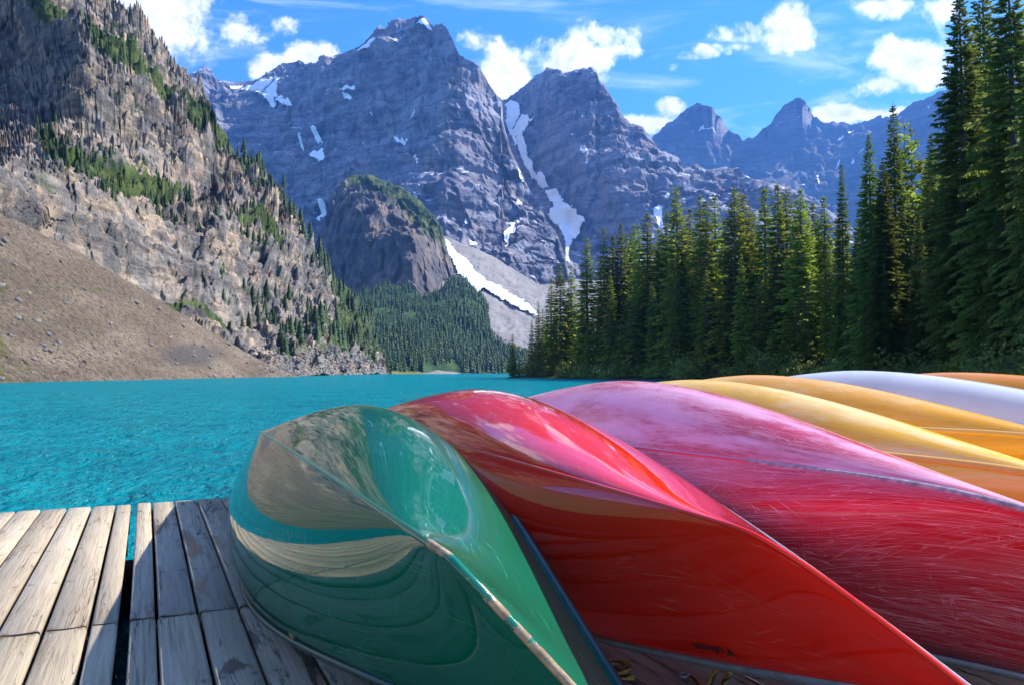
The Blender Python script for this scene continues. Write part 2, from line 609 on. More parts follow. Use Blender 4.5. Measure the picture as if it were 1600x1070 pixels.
# outer sheet: a frame around the near patch, reaching the far shore
xs = [-3000, XX[0].min(), 1e9, 3000]
yl = Ys[-1]
o1 = np.array([[XX[0, 0], Ys[0], 0], [XX[-1, 0], yl, 0], [-4000, yl, 0], [-4000, -400, 0], [4000, -400, 0], [4000, yl, 0], [XX[-1, -1], yl, 0], [XX[0, -1], Ys[0], 0],
               [-4000, 3000, 0], [4000, 3000, 0]], float)
o = link('lake_far_water', new_mesh('lake_far_water', o1, [[0, 1, 2, 3], [0, 3, 4, 7], [7, 4, 5, 6], [2, 1, 6, 5, 9, 8]], [M_WATER]))
tag(o, kind='structure')

# ------------------------------------------------------------------ mountains
def massif_relief(scale, amp, strata, seed):
    def f(P, px, py):
        q = P / scale
        warp = (fbm(q * .7, 3, seed + 9) - .5)[..., None] * .8
        q2 = q * np.array([1, 1, .42]) + warp
        r = fbm(q2, 6, seed, .55, True) - .6
        st = P[..., 2] / strata + (fbm(q * .8, 3, seed + 3) - .5) * .8 + P[..., 0] / 4000
        tri = np.abs((st % 1) - .5) * 2
        st2 = P[..., 2] / (strata * .31) + (fbm(q * 3, 2, seed + 5) - .5) * .6
        tri2 = np.abs((st2 % 1) - .5) * 2
        fine = fbm(q * np.array([5, 5, 2.2]), 4, seed + 7, .6, True) - .6
        gul = fbm(q2 * np.array([2.4, 2.4, .55]), 4, seed + 11, .55, True) - .6
        ledge = .3 + 1.6 * fbm(q * 1.6, 3, seed + 13)
        low = np.clip(P[..., 2] / 900, .45, 1.1)
        cols = cells(np.stack([P[..., 0] / 26, P[..., 1] / 60, P[..., 2] / 74], -1) + warp * .6, seed + 20) - .5
        leds = cells(np.stack([P[..., 0] / 110, P[..., 1] / 150, st * .62], -1), seed + 30) - .5
        shelf = cells(np.stack([P[..., 0] / 230, P[..., 1] / 220, st * 1.7 + .3], -1), seed + 37) - .5
        thin = cells(np.stack([P[..., 0] / 34, P[..., 1] / 60, st2 * .8], -1), seed + 34) - .5
        return -r * amp * .95 - fine * amp * .14 - gul * amp * .38 - (cols * 12 * low + leds * 30 + thin * 11 + shelf * 16) * (strata / 80) + (tri - .5) * strata * .12 * ledge
    return f


far_range = Slope(
    [(960, 262), (1000, 232), (1021, 214), (1041, 195), (1073, 172), (1090, 162), (1106, 166), (1126, 182), (1135, 198), (1161, 220), (1176, 216), (1190, 205), (1205, 193),
     (1216, 177), (1230, 163), (1246, 153), (1256, 158), (1265, 171), (1272, 184), (1287, 193), (1315, 193), (1337, 195), (1359, 190), (1376, 184), (1396, 185), (1418, 168),
     (1438, 160), (1460, 150), (1477, 144), (1600, 112), (1800, 60), (2000, 90), (2300, 200)],
    [(900, 584), (2400, 584)],
    [(960, 250, 5600), (1090, 165, 5200), (1161, 220, 5500), (1246, 155, 5100), (1330, 195, 5400), (1477, 144, 4700), (1800, 80, 4200), (2300, 200, 4000),
     (1000, 400, 4500), (1246, 380, 4200), (1477, 380, 3900), (2000, 380, 3400), (1000, 584, 4100), (1500, 584, 3500), (2300, 584, 3000)],
    massif_relief(520, 150, 130, 41), (3.6, 7), 4)
m_far = far_range.build('distant_mountain', 960, 2300, 430, 210, M_FAR)

def turned(ctrl, px0, k):
    """The same slope swung round so that it looks further to the west, away from the sun."""
    return [(a, b, c * (1 + (px0 - a) * k)) for a, b, c in ctrl]


right_peak = Slope(
    [(745, 200), (787, 156), (806, 143), (826, 127), (842, 115), (858, 107), (874, 115), (879, 118), (899, 110), (922, 106), (932, 113), (937, 129), (945, 138), (959, 159), (973, 182),
     (984, 193), (1005, 202), (1021, 222), (1030, 237), (1055, 245), (1069, 262), (1090, 257), (1105, 266), (1126, 262), (1154, 262), (1172, 280), (1211, 287), (1260, 310), (1400, 400), (1500, 480)],
    [(700, 584), (1600, 584)],
    turned([(745, 200, 3250), (800, 170, 3280), (858, 110, 3150), (922, 108, 3000), (973, 182, 2900), (1021, 222, 2850), (1100, 262, 2850), (1211, 287, 2750), (1500, 480, 2500),
     (808, 200, 3060), (850, 290, 2800), (900, 390, 2450), (905, 250, 2700), (960, 300, 2500), (1000, 300, 2560), (1020, 380, 2350), (1150, 330, 2450),
     (780, 400, 2300), (860, 440, 2120), (1000, 450, 2100), (1150, 450, 2050), (750, 584, 1800), (1000, 584, 1700), (1500, 584, 1600)], 900, .0005),
    massif_relief(330, 105, 85, 71), (2.2, 9), 7)
m_right = right_peak.build('right_mountain', 745, 1500, 480, 330, M_MASSIF)

massif = Slope(
    [(180, 190), (260, 140), (290, 121), (309, 110), (322, 105), (332, 113), (337, 123), (355, 129), (406, 127), (421, 113), (443, 100), (463, 95), (479, 101), (489, 96), (515, 92), (538, 86), (555, 80),
     (571, 70), (584, 56), (594, 43), (602, 46), (610, 43), (627, 33), (649, 28), (663, 31), (677, 41), (689, 36), (700, 46), (708, 62), (717, 85), (738, 95), (751, 108), (764, 131), (777, 150),
     (785, 158), (784, 172), (786, 188), (790, 208), (799, 238), (810, 262), (824, 290), (839, 314), (853, 344), (868, 360), (876, 382), (884, 404), (888, 430), (900, 480)],
    [(100, 584), (950, 584)],
    turned([(180, 190, 3150), (310, 110, 3050), (355, 129, 3150), (440, 129, 3150), (463, 95, 3400), (489, 96, 2960), (571, 70, 2850), (649, 28, 2880), (694, 40, 2560), (717, 85, 2500), (751, 108, 2540), (786, 160, 2680), (800, 220, 2600),
     (320, 200, 2680), (420, 190, 2760), (500, 140, 2740), (600, 130, 2620), (700, 130, 2430), (500, 230, 2560), (600, 200, 2500), (650, 230, 2340), (740, 200, 2400), (790, 230, 2560),
     (350, 350, 2350), (480, 330, 2300), (560, 300, 2180), (700, 330, 2000), (770, 330, 2140), (870, 420, 2150),
     (350, 500, 2000), (500, 450, 1950), (700, 450, 1820), (850, 500, 1780), (200, 584, 1900), (500, 584, 1700), (900, 584, 1600)], 540, .0005),
    massif_relief(300, 100, 78, 13), (2.0, 8), 9)
m_massif = massif.build('main_mountain', 180, 900, 520, 400, M_MASSIF)

for sl, par, lift, polys in (
    (massif, m_massif, 46, [
        [(555, 80), (571, 73), (585, 66), (600, 68), (618, 66), (640, 50), (655, 38), (664, 33), (672, 36), (677, 43), (664, 50), (650, 52), (637, 62), (622, 72), (612, 70), (594, 74), (575, 80), (558, 86)],
        [(340, 127), (355, 130), (440, 131), (452, 124), (455, 127), (440, 138), (436, 152), (448, 160), (462, 172), (452, 172), (436, 166), (425, 168), (412, 158), (396, 150), (380, 143), (362, 138), (350, 131)],
        [(529, 148), (543, 142), (556, 141), (556, 147), (540, 149)], [(536, 151), (548, 150), (563, 154), (556, 158), (538, 157)],
        [(484, 196), (490, 203), (502, 216), (508, 226), (506, 234), (497, 226), (490, 214)], [(485, 244), (492, 245), (500, 242), (508, 242), (512, 258), (504, 262), (492, 257), (486, 254)],
        [(505, 318), (511, 320), (511, 332), (505, 350), (500, 356), (503, 340)], [(614, 213), (634, 210), (637, 214), (620, 218)], [(645, 248), (652, 252), (656, 268), (650, 262)],
        [(787, 367), (797, 352), (804, 346), (805, 362), (797, 374), (790, 384)], [(733, 377), (742, 375), (750, 382), (742, 391), (734, 388)], [(808, 268), (818, 278), (822, 288), (812, 280)],
        [(720, 325), (726, 335), (733, 350), (727, 346)], [(577, 186), (588, 190), (585, 193)], [(640, 188), (652, 182), (650, 188), (642, 192)], [(563, 214), (572, 226), (566, 222)], [(806, 305), (815, 311), (812, 320), (806, 313)], [(472, 214), (477, 228), (472, 240), (470, 228)]]),
    (right_peak, m_right, 62, [
        [(786, 158), (800, 161), (812, 160), (814, 168), (812, 178), (822, 186), (826, 192), (822, 204), (818, 222), (826, 240), (840, 270), (850, 284), (862, 300), (878, 318), (884, 330), (893, 338), (895, 330), (897, 340),
         (906, 350), (916, 353), (910, 372), (898, 388), (892, 404), (890, 416), (880, 418), (886, 396), (878, 376), (868, 356), (858, 350), (868, 336), (858, 318), (842, 296), (828, 270), (816, 248), (804, 226), (796, 204), (788, 190), (792, 176)],
        [(886, 210), (894, 220), (902, 226), (896, 226)], [(906, 238), (912, 246), (919, 240), (917, 250), (909, 252)], [(1020, 329), (1028, 324), (1036, 326), (1034, 338), (1040, 350), (1028, 348), (1022, 338)],
        [(1038, 310), (1046, 306), (1046, 314), (1039, 318)], [(825, 190), (838, 188), (836, 192), (828, 194)], [(872, 130), (882, 128), (876, 134)]]),
    (far_range, m_far, 50, [
        [(1074, 210), (1092, 206), (1096, 202), (1100, 206), (1126, 205), (1120, 208), (1092, 209)], [(1107, 168), (1114, 170), (1122, 180), (1114, 178)], [(1209, 195), (1220, 190), (1222, 192), (1211, 196)],
        [(1238, 187), (1248, 186), (1246, 189)], [(1270, 190), (1280, 196), (1284, 204), (1276, 198)], [(1312, 214), (1318, 212), (1314, 222), (1308, 222)], [(1324, 208), (1340, 204), (1332, 212), (1324, 216)],
        [(1336, 248), (1354, 238), (1346, 246), (1338, 250)], [(1305, 258), (1312, 256), (1308, 264)], [(1398, 188), (1408, 184), (1404, 192)], [(1446, 170), (1454, 162), (1452, 172)], [(1330, 254), (1334, 258), (1328, 264)], [(1274, 276), (1280, 274), (1280, 290), (1276, 288)]]),
):
    for i, poly in enumerate(polys):
        patch(sl, poly, 'snow_patch', M_SNOW, par, lift, seed=i, settle=24 if i == 0 else 6)

scree = Slope(
    [(560, 420), (640, 380), (690, 368), (715, 378), (740, 388), (775, 404), (800, 420), (840, 444), (870, 446), (900, 436), (960, 440), (1000, 450), (1200, 470)],
    [(500, 584.5), (1300, 584.5)],
    [(560, 420, 1560), (690, 368, 1560), (740, 388, 1530), (800, 420, 1500), (860, 444, 1480), (1000, 450, 1450), (1200, 470, 1400), (720, 480, 1220), (800, 500, 1180), (900, 520, 1150),
     (600, 584, 900), (800, 584, 930), (1000, 584, 950), (1200, 584, 950)],
    lambda P, px, py: -(fbm(P / np.array([60, 200, 60]), 5, 91, .5, True) - .6) * 20 - (fbm(P / 12, 4, 95, .6) - .5) * 5, (1.5, 8), 17)
m_scree = scree.build('scree_fan', 560, 1200, 300, 130, M_SCREE, attrs={'veg': lambda a, b, P: np.zeros(a.shape)})
for i, poly in enumerate(([(694, 368), (700, 376), (716, 394), (736, 412), (742, 424), (760, 438), (790, 454), (812, 466), (838, 488), (840, 494), (812, 482), (786, 468), (756, 452), (744, 460), (728, 444), (716, 424), (702, 400), (697, 384)],)):
    patch(scree, poly, 'snow_patch', M_SNOW, m_scree, 16, seed=i + 60)


def cliffy(scale, amp, seed, vert=.35, fine=.35):
    def f(P, px, py):
        q = P / scale
        q2 = q * np.array([1, 1, vert]) + ((fbm(q * .8, 3, seed + 4) - .5) * .7)[..., None]
        r = fbm(q2, 6, seed, .56, True) - .6
        blk = fbm(q * np.array([3.5, 3.5, 2.0]), 4, seed + 8, .6) - .5
        jt = cells(q * np.array([4.5, 2.5, 3.0]), seed + 40) - .5
        return -r * amp - blk * amp * fine - jt * amp * .22
    return f


buttress = Slope(
    [(440, 470), (470, 440), (492, 400), (505, 350), (520, 300), (532, 280), (561, 273), (588, 277), (629, 294), (655, 314), (679, 337), (690, 356), (697, 388), (708, 415), (725, 450), (760, 500)],
    [(400, 584), (800, 584)],
    [(440, 470, 1650), (505, 350, 1600), (561, 273, 1720), (629, 294, 1640), (679, 337, 1450), (697, 388, 1420), (725, 450, 1460), (560, 330, 1420), (620, 345, 1340), (660, 365, 1300), (520, 400, 1420),
     (600, 420, 1270), (660, 430, 1245), (700, 440, 1330), (560, 460, 1290), (640, 480, 1200), (600, 584, 1050), (760, 584, 1150), (440, 584, 1250)],
    cliffy(95, 62, 33, .4), (1.8, 7), 23)
m_but = buttress.build('wooded_buttress', 440, 760, 300, 220, M_BUTTRESS,
                       attrs={'veg': lambda a, b, P: np.clip(1.15 - (b - np.interp(a, [520, 561, 620, 690, 720], [274, 268, 290, 352, 400])) / 46.0, 0, 1) * np.clip((a - 520) / 40, 0, 1)})

forest_slope = Slope(
    [(430, 470), (500, 470), (540, 462), (575, 452), (602, 443), (635, 448), (662, 462), (690, 450), (709, 428), (729, 438), (753, 462), (763, 482), (766, 516), (777, 532), (817, 549), (860, 560), (900, 566)],
    [(400, 584), (900, 583.2)],
    [(430, 470, 1050), (540, 462, 1130), (602, 443, 1200), (662, 462, 1150), (709, 428, 1240), (753, 462, 1220), (766, 516, 1100), (817, 549, 1080), (900, 566, 1100),
     (480, 520, 760), (560, 540, 780), (650, 540, 850), (740, 550, 960), (430, 584, 620), (560, 584, 680), (650, 583.5, 760), (760, 583, 880), (900, 583, 960)],
    lambda P, px, py: -(fbm(P / 60, 4, 61) - .5) * 30, (1.5, 6), 29)
m_fs = forest_slope.build('forest_slope', 430, 900, 160, 70, M_SLOPE_GREEN)

# the near cliff on the far bank
BAND1 = [(40, -20), (60, 0), (120, 45), (200, 108), (270, 165), (330, 215), (371, 256), (410, 300)]
BAND2 = [(60, 236), (100, 256), (200, 300), (270, 322), (330, 338), (400, 372), (440, 405)]


def band_d(band, px, py):
    b = np.array(band, float)
    return np.abs(py - np.interp(px, b[:, 0], b[:, 1], left=-999, right=-999))


cliff_noise = cliffy(30, 34, 83, 1.15, .45)


def cliff_relief(P, px, py):
    P = P * np.array([1, .42, 1])
    b2 = np.interp(px, [p[0] for p in BAND2], [p[1] for p in BAND2])
    lower = np.clip((py - b2) / 20, 0, 1)           # the steep lower wall stands in tall columns
    q = P / 16.0
    col = fbm(q * np.array([1, 1, .22]), 5, 103, .55, True) - .6
    dip = P[..., 2] + P[..., 0] * .30                # bedding dips along the slope
    st = dip / 7.5 + (fbm(P / 30, 3, 7) - .5) * 1.6
    tri = np.abs((st % 1) - .5) * 2
    st2 = dip / 2.6 + (fbm(P / 12, 3, 9) - .5) * 1.4
    tri2 = np.abs((st2 % 1) - .5) * 2
    block = (fbm(P / np.array([7, 7, 6.0]), 4, 15, .6, True) - .6) * 1.2
    far = np.clip(P[..., 1] / 126, .6, 1.6)
    left = np.clip((130 - px) / 60, 0, 1) * np.clip((215 - py) / 20, 0, 1)
    wob = ((fbm(P / 18, 3, 61) - .5) * 5)[..., None]
    big = cells((P + wob) / np.stack([13 + 0 * px, 13 + 0 * px, 5 + 13 * lower], -1), 201) - .5
    small = cells((P + wob * .5) / np.stack([4.6 + 0 * px, 4.6 + 0 * px, 2.1 + 4 * lower], -1), 211) - .5
    tiny = cells(P / 1.6, 221) - .5
    zz = P[..., 2] + P[..., 0] * .10 + (fbm(P / 40, 2, 63) - .5) * 6
    shelf = cells(np.stack([P[..., 0] / 46, P[..., 1] / 46, zz / 7.5], -1), 231) - .5
    shelf2 = cells(np.stack([P[..., 0] / 17, P[..., 1] / 17, zz / 2.7], -1), 241) - .5
    return far * ((cliff_noise(P, px, py) * (.75 - .35 * lower - .5 * left) - col * 13 * lower - block * 7 * (1 - .6 * left) + (tri - .5) * (1.2 + 2.2 * left) + (tri2 - .5) * (.5 + 1.0 * left)) * .8 - (big * 9 * (1 - .5 * left) - small * 4.5 * (1 - .4 * left) - tiny * 1.4) * .6 - shelf * 9 * (1 - .55 * lower) - shelf2 * 3.6 * (1 - .4 * lower))


cliff = Slope(
    [(-500, -520), (-300, -390), (0, -165), (100, -75), (175, 0), (202, 30), (236, 64), (263, 91), (290, 125), (314, 152), (328, 180), (341, 209), (371, 250), (405, 287), (439, 334), (448, 350), (490, 395), (525, 434),
     (557, 469), (580, 510), (600, 560), (612, 582)],
    [(-500, 640), (0, 590), (440, 588), (620, 584)],
    [(-500, -520, 520), (-300, -390, 500), (0, -165, 500), (175, 0, 500), (263, 91, 510), (314, 152, 525), (341, 209, 520), (405, 287, 515), (448, 350, 520), (525, 434, 570), (580, 510, 650), (610, 580, 720),
     (60, 0, 372), (200, 110, 400), (330, 215, 450), (100, 40, 380), (0, 60, 430), (-100, 100, 420), (40, 130, 395), (118, 170, 315), (60, 200, 330), (0, 215, 310),
     (0, 250, 205), (100, 256, 240), (200, 300, 275), (330, 336, 345), (430, 392, 430), (485, 445, 490),
     (160, 210, 320), (250, 250, 360), (330, 290, 410),
     (0, 330, 185), (100, 372, 225), (200, 430, 255), (300, 490, 290), (380, 530, 330), (450, 520, 400), (520, 520, 500),
     (0, 590, 150), (200, 590, 185), (400, 588, 270), (500, 586, 340), (612, 584, 560), (-500, 300, 170), (-500, 640, 40), (-300, 0, 400)],
    cliff_relief, (3.0, 8), 31, (.28, -.62, .72))


def cliff_veg(px, py, P):
    v = np.clip(1.25 - band_d(BAND1, px, py - 4) / 17, 0, 1) + np.clip(1.1 - band_d(BAND2, px, py - 2) / 13, 0, 1)
    ridge = np.interp(px, cliff.sil[:, 0], cliff.sil[:, 1])
    v += np.clip(.75 - (py - ridge) / 30, 0, .6) * (px > 300)
    v += np.clip((px - 505) / 40, 0, 1) * .9 * (py < 556)
    # ledges of the upper slopes keep thin turf
    n = fbm(P / 26, 4, 55)
    v += np.clip((n - .54) * 3, 0, .45) * (py < 300)
    v += np.clip(1 - np.abs(py - np.interp(px, [220, 300, 440], [455, 480, 562])) / 9, 0, 1) * (px > 215) * (px < 360)
    v += np.clip((px - 360) / 60, 0, 1) * np.clip((py - 540) / 14, 0, 1) * .5 * (py < 560)
    return np.clip(v, 0, 1.2)


m_cliff = cliff.build('cliff', -500, 612, 640, 520, M_CLIFF, attrs={'veg': cliff_veg})

talus = Slope(
    [(-500, 30), (-300, 155), (-150, 248), (0, 335), (40, 352), (80, 372), (140, 405), (200, 440), (250, 470), (300, 500), (350, 530), (400, 559), (440, 580), (470, 587)],
    [(-500, 620), (-200, 606), (0, 599), (250, 593), (440, 589.5), (470, 589.3)],
    [(-500, 30, 190), (-300, 155, 172), (0, 335, 163), (80, 372, 172), (200, 440, 190), (300, 500, 212), (400, 559, 242), (470, 587, 252), (-500, 620, 42), (-200, 606, 71), (0, 598, 105), (250, 592.5, 155), (440, 589, 236), (470, 588.8, 248),
     (0, 470, 133), (150, 500, 160), (250, 540, 180), (350, 565, 212)],
    lambda P, px, py: -(fbm(P / np.array([7, 16, 16]), 4, 19, .5, True) - .6) * 3.2 - (fbm(P / 1.6, 3, 29, .6) - .5) * 1.5, (1.4, 6), 37)
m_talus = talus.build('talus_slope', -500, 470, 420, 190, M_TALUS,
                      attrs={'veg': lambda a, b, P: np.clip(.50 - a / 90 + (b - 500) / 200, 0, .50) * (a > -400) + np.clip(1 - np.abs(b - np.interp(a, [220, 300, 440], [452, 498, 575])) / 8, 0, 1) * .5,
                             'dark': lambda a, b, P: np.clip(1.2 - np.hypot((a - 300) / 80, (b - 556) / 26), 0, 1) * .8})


def stone_variants(n, seed):
    r = np.random.default_rng(seed)
    t = (1 + 5 ** .5) / 2
    V = np.array([(-1, t, 0), (1, t, 0), (-1, -t, 0), (1, -t, 0), (0, -1, t), (0, 1, t), (0, -1, -t), (0, 1, -t), (t, 0, -1), (t, 0, 1), (-t, 0, -1), (-t, 0, 1)]) / 1.9
    F = np.array([(0, 11, 5), (0, 5, 1), (0, 1, 7), (0, 7, 10), (0, 10, 11), (1, 5, 9), (5, 11, 4), (11, 10, 2), (10, 7, 6), (7, 1, 8), (3, 9, 4), (3, 4, 2), (3, 2, 6), (3, 6, 8), (3, 8, 9), (4, 9, 5), (2, 4, 11), (6, 2, 10), (8, 6, 7), (9, 8, 1)])
    return [V * r.uniform(.55, 1.25, (12, 1)) * r.uniform(.6, 1.2, 3) for _ in range(n)], F


def scatter_stones(name, pts, sizes, mat, seed, kind='stuff'):
    vs, F = stone_variants(9, seed)
    r = np.random.default_rng(seed)
    Vs, Fs = [], []
    for i, (p, s) in enumerate(zip(pts, sizes)):
        a = r.uniform(0, 6.28)
        v = vs[i % 9] * s
        c, sn = math.cos(a), math.sin(a)
        v = np.c_[v[:, 0] * c - v[:, 1] * sn, v[:, 0] * sn + v[:, 1] * c, v[:, 2]] + p
        Vs.append(v); Fs.append(F + 12 * i)
    o = link(name, new_mesh(name, np.concatenate(Vs), np.concatenate(Fs), [mat]))
    tag(o, kind=kind)
    return o


M_STONE = rock_material('grey_boulder', (.13, .125, .12), (.27, .255, .24), (.31, .26, .20), 3)
n_ = 1500
pxs = rng.uniform(-60, 468, n_)
pys = talus.top(pxs) + rng.uniform(0, 1, n_) ** .8 * (np.interp(pxs, talus.base[:, 0], talus.base[:, 1]) - talus.top(pxs))
pp = talus.surf(pxs, pys)
scatter_stones('talus_rubble', pp, rng.uniform(.10, .30, n_) * (1 + 1.8 * (rng.uniform(0, 1, n_) > .95)), M_STONE, 3)
n_ = 1500
pxs = rng.uniform(392, 600, n_)
tb = np.interp(pxs, [392, 440, 500, 560, 600], [548, 556, 560, 568, 582])
pys = tb + rng.uniform(0, 1, n_) * (587.5 - (pxs - 392) / 60 - tb)
pp = cliff.surf(pxs, pys)
pp[:, 2] = np.maximum(pp[:, 2], 0.1)
scatter_stones('shore_rubble', pp, rng.uniform(.35, 1.0, n_) * pp[:, 1] / 300, M_STONE, 5)

# ------------------------------------------------------------------ trees
def needle_material(name, a, b, tip):
    m, nt, p = material(name)
    oi = nt.add('ShaderNodeObjectInfo')
    pos = nt.add('ShaderNodeNewGeometry').outputs['Position']
    n = nt.noise(pos, .55, 4, .6)
    c = nt.mix(nt.ramp(n, .3, .7), a, b)
    tn = nt.attr('tip').outputs['Fac']
    c = nt.mix(nt.math('MULTIPLY', tn, .7), c, tip)
    hsv = nt.add('ShaderNodeHueSaturation')
    nt.put(hsv.inputs['Color'], c)
    nt.put(hsv.inputs['Hue'], nt.ramp(oi.outputs['Random'], 0, 1, .485, .515, False))
    nt.put(hsv.inputs['Value'], nt.ramp(oi.outputs['Random'], 0, 1, .7, 1.45, False))
    nt.put(p.inputs['Base Color'], hsv.outputs[0])
    p.inputs['Roughness'].default_value = .6
    p.inputs['Specular IOR Level'].default_value = .25
    tr = nt.add('ShaderNodeBsdfTranslucent')
    nt.put(tr.inputs['Color'], hsv.outputs[0])
    mx = nt.add('ShaderNodeMixShader')
    mx.inputs[0].default_value = .48
    nt.l.new(p.outputs[0], mx.inputs[1]); nt.l.new(tr.outputs[0], mx.inputs[2])
    nt.l.new(mx.outputs[0], nt.n['Material Output'].inputs['Surface'])
    return m


M_NEEDLE = needle_material('spruce_needles', (.095, .15, .022), (.18, .235, .03), (.42, .44, .06))
M_NEEDLE_NEAR = needle_material('old_spruce_needles', (.058, .105, .028), (.105, .155, .034), (.30, .33, .055))
M_NEEDLE_Y = needle_material('young_spruce_needles', (.13, .19, .028), (.20, .27, .04), (.36, .40, .07))
M_FARTREE = needle_material('far_spruce', (.026, .06, .024), (.05, .095, .034), (.07, .12, .04))
M_LEAF = needle_material('willow_leaves', (.10, .17, .035), (.17, .24, .05), (.32, .36, .09))


def bark_material(name, a, b):
    m, nt, p = material(name)
    pos = nt.add('ShaderNodeTexCoord').outputs['Object']
    n = nt.noise(nt.mapping(pos, (6, 6, 1.4)), 1.5, 6, .7)
    nt.put(p.inputs['Base Color'], nt.mix(nt.ramp(n, .35, .65), a, b))
    p.inputs['Roughness'].default_value = .95
    nt.put(p.inputs['Normal'], nt.bump(n, .8, .08))
    return m


M_BARK = bark_material('grey_bark', (.07, .06, .055), (.19, .165, .15))
M_BARK_RED = bark_material('red_bark', (.12, .06, .04), (.30, .16, .10))


def trunk_mesh(name, H, r0, seg, mat, lean=0.0, seed=0):
    rr = np.random.default_rng(seed)
    zs = np.linspace(-.6, H, 9)
    ang = np.linspace(0, 2 * math.pi, seg, endpoint=False)
    off = np.cumsum(rr.normal(0, .012, (9, 2)) * H / 9, 0) * .4
    V = []
    for k, z in enumerate(zs):
        t = max(z, 0) / H
        rad = r0 * (1 - t) ** .85 + .02 + (.28 * r0 if k == 0 else 0)
        V += [(math.cos(a) * rad + off[k, 0] + lean * z, math.sin(a) * rad + off[k, 1], z) for a in ang]
    F = []
    for k in range(8):
        for j in range(seg):
            F.append([k * seg + j, k * seg + (j + 1) % seg, (k + 1) * seg + (j + 1) % seg, (k + 1) * seg + j])
    F.append(list(range(8 * seg, 9 * seg)))
    return new_mesh(name, V, F, [mat], True)


def spruce_crown(name, seed, H, Rmax, whorls, per, twigs, mat, low=.06, power=.8, droop=.42, gap=.08, tw_w=.11, ragged=.28, bare_side=None):
    """Drooping boughs in whorls; each bough is a spine with side twigs that carry the needles."""
    r = np.random.default_rng(seed)
    V, F, tip = [], [], []
    def quad(a, b, c, d, t):
        i = len(V); V.extend((a, b, c, d)); F.append((i, i + 1, i + 2, i + 3)); tip.extend((t * .6, t, min(1, t + .3), t))
    for k in range(whorls):
        f = (k + r.uniform(-.3, .3)) / whorls
        f = min(max(f, 0), .995)
        z0 = H * (low + (1 - low) * f)
        prof = (1 - f) ** power * (0.35 + .65 * min(1, (f + .05) / .16))
        L0 = Rmax * prof + .16
        a0 = r.uniform(0, 6.28)
        nb = per if f < .85 else max(4, per - 2)
        for j in range(nb):
            if r.uniform() < gap: continue
            a = a0 + j * 6.283 / nb + r.normal(0, .22)
            L = L0 * r.uniform(1 - ragged, 1 + ragged * .7)
            ca, sa = math.cos(a), math.sin(a)
            up = .32 * f ** 1.5 - .10 + r.normal(0, .07)
            dr = droop * (1 - f * .75) * r.uniform(.7, 1.3)
            def pt(t, side=0.0, dz=0.0):
                rad = L * t
                z = z0 + L * (up * t - dr * t * t + .16 * max(0, t - .7))
                return (ca * rad - sa * side, sa * rad + ca * side, z + dz)
            nt_ = max(3, int(twigs * (.45 + .55 * L / (Rmax + .2))))
            for q in range(nt_):
                t = .10 + .90 * (q + r.uniform(.1, .9)) / nt_
                tl = (.40 * L * (1 - t) + .10 * L + .10) * r.uniform(.6, 1.15)
                fw = .55 * tl / L
                w2 = tw_w * r.uniform(.75, 1.4) * (.6 + .4 * min(1, L / 1.5))
                hang = -tl * r.uniform(.02, .42)
                for sgn in (-1, 1):
                    b0 = pt(t, sgn * .01)
                    t2 = min(1.12, t + fw)
                    e = pt(t2, sgn * tl * .82, hang)
                    mid = [(b0[i] + e[i]) / 2 for i in range(3)]
                    ax = np.array([ca, sa, r.uniform(-.7, .7)]) * w2
                    m1 = (mid[0] + ax[0], mid[1] + ax[1], mid[2] + ax[2] + .3 * w2); m2 = (mid[0] - ax[0], mid[1] - ax[1], mid[2] - ax[2] - .5 * w2)
                    quad(b0, m1, e, m2, min(1, t * .8 + .1) * r.uniform(.3, 1))
            # the end of the bough
            e0, e1 = pt(.72), pt(1.08)
            quad(e0, pt(.9, tw_w), e1, pt(.9, -tw_w), 1.0)
    # leader
    for j in range(3):
        a = j * 2.1
        quad((0, 0, H * .955), (.09 * math.cos(a), .09 * math.sin(a), H * .975), (0, 0, H * 1.012), (-.05 * math.cos(a), -.05 * math.sin(a), H * .98), .6)
    me = new_mesh(name, np.array(V), np.array(F), [mat])
    vattr(me, 'tip', tip)
    return me


# models are drawn to a unit of metres at their own height, and copied at a scale near one
NEAR = [(spruce_crown('crown', 100 + i, 27, 3.1 + .35 * (i % 3), 92, 8, 15, M_NEEDLE_NEAR, low=.05 + .03 * (i % 2), power=.72 + .06 * (i % 3), droop=.32, gap=.14, tw_w=.085, ragged=.34),
         trunk_mesh('trunk', 26.6, .34, 9, M_BARK if i != 1 else M_BARK_RED, seed=i), 27) for i in range(4)]
MID = [(spruce_crown('crown', 200 + i, 26, 2.0 + .32 * (i % 4), 62, 7, 8, M_NEEDLE, low=.05 + .05 * (i % 3), power=.66 + .07 * (i % 3), droop=.36, gap=.13, tw_w=.15, ragged=.4),
        trunk_mesh('trunk', 25.6, .28, 7, M_BARK, seed=20 + i), 26) for i in range(6)]
YOUNG = [(spruce_crown('crown', 300 + i, 9, 1.75 + .2 * i, 26, 7, 7, M_NEEDLE_Y, low=.02, power=.85, droop=.3, gap=.08, tw_w=.14, ragged=.3),
          trunk_mesh('trunk', 8.8, .12, 6, M_BARK, seed=40 + i), 9) for i in range(3)]
# two lean pines whose trunks stand bare below a thin crown
PINE = [(spruce_crown('crown', 400 + i, 24, 1.9, 20, 5, 6, M_NEEDLE_Y, low=.52, power=.5, droop=.15, gap=.3, tw_w=.26, ragged=.5), trunk_mesh('trunk', 23.6, .20, 7, M_BARK, seed=60 + i), 24) for i in range(2)]
# a wide old spruce for the near bank
WIDE = [(spruce_crown('crown', 500, 27, 4.6, 76, 8, 20, M_NEEDLE_NEAR, low=.015, power=.8, droop=.45, gap=.08, tw_w=.085, ragged=.28), trunk_mesh('trunk', 26.6, .40, 9, M_BARK, seed=71), 27)]


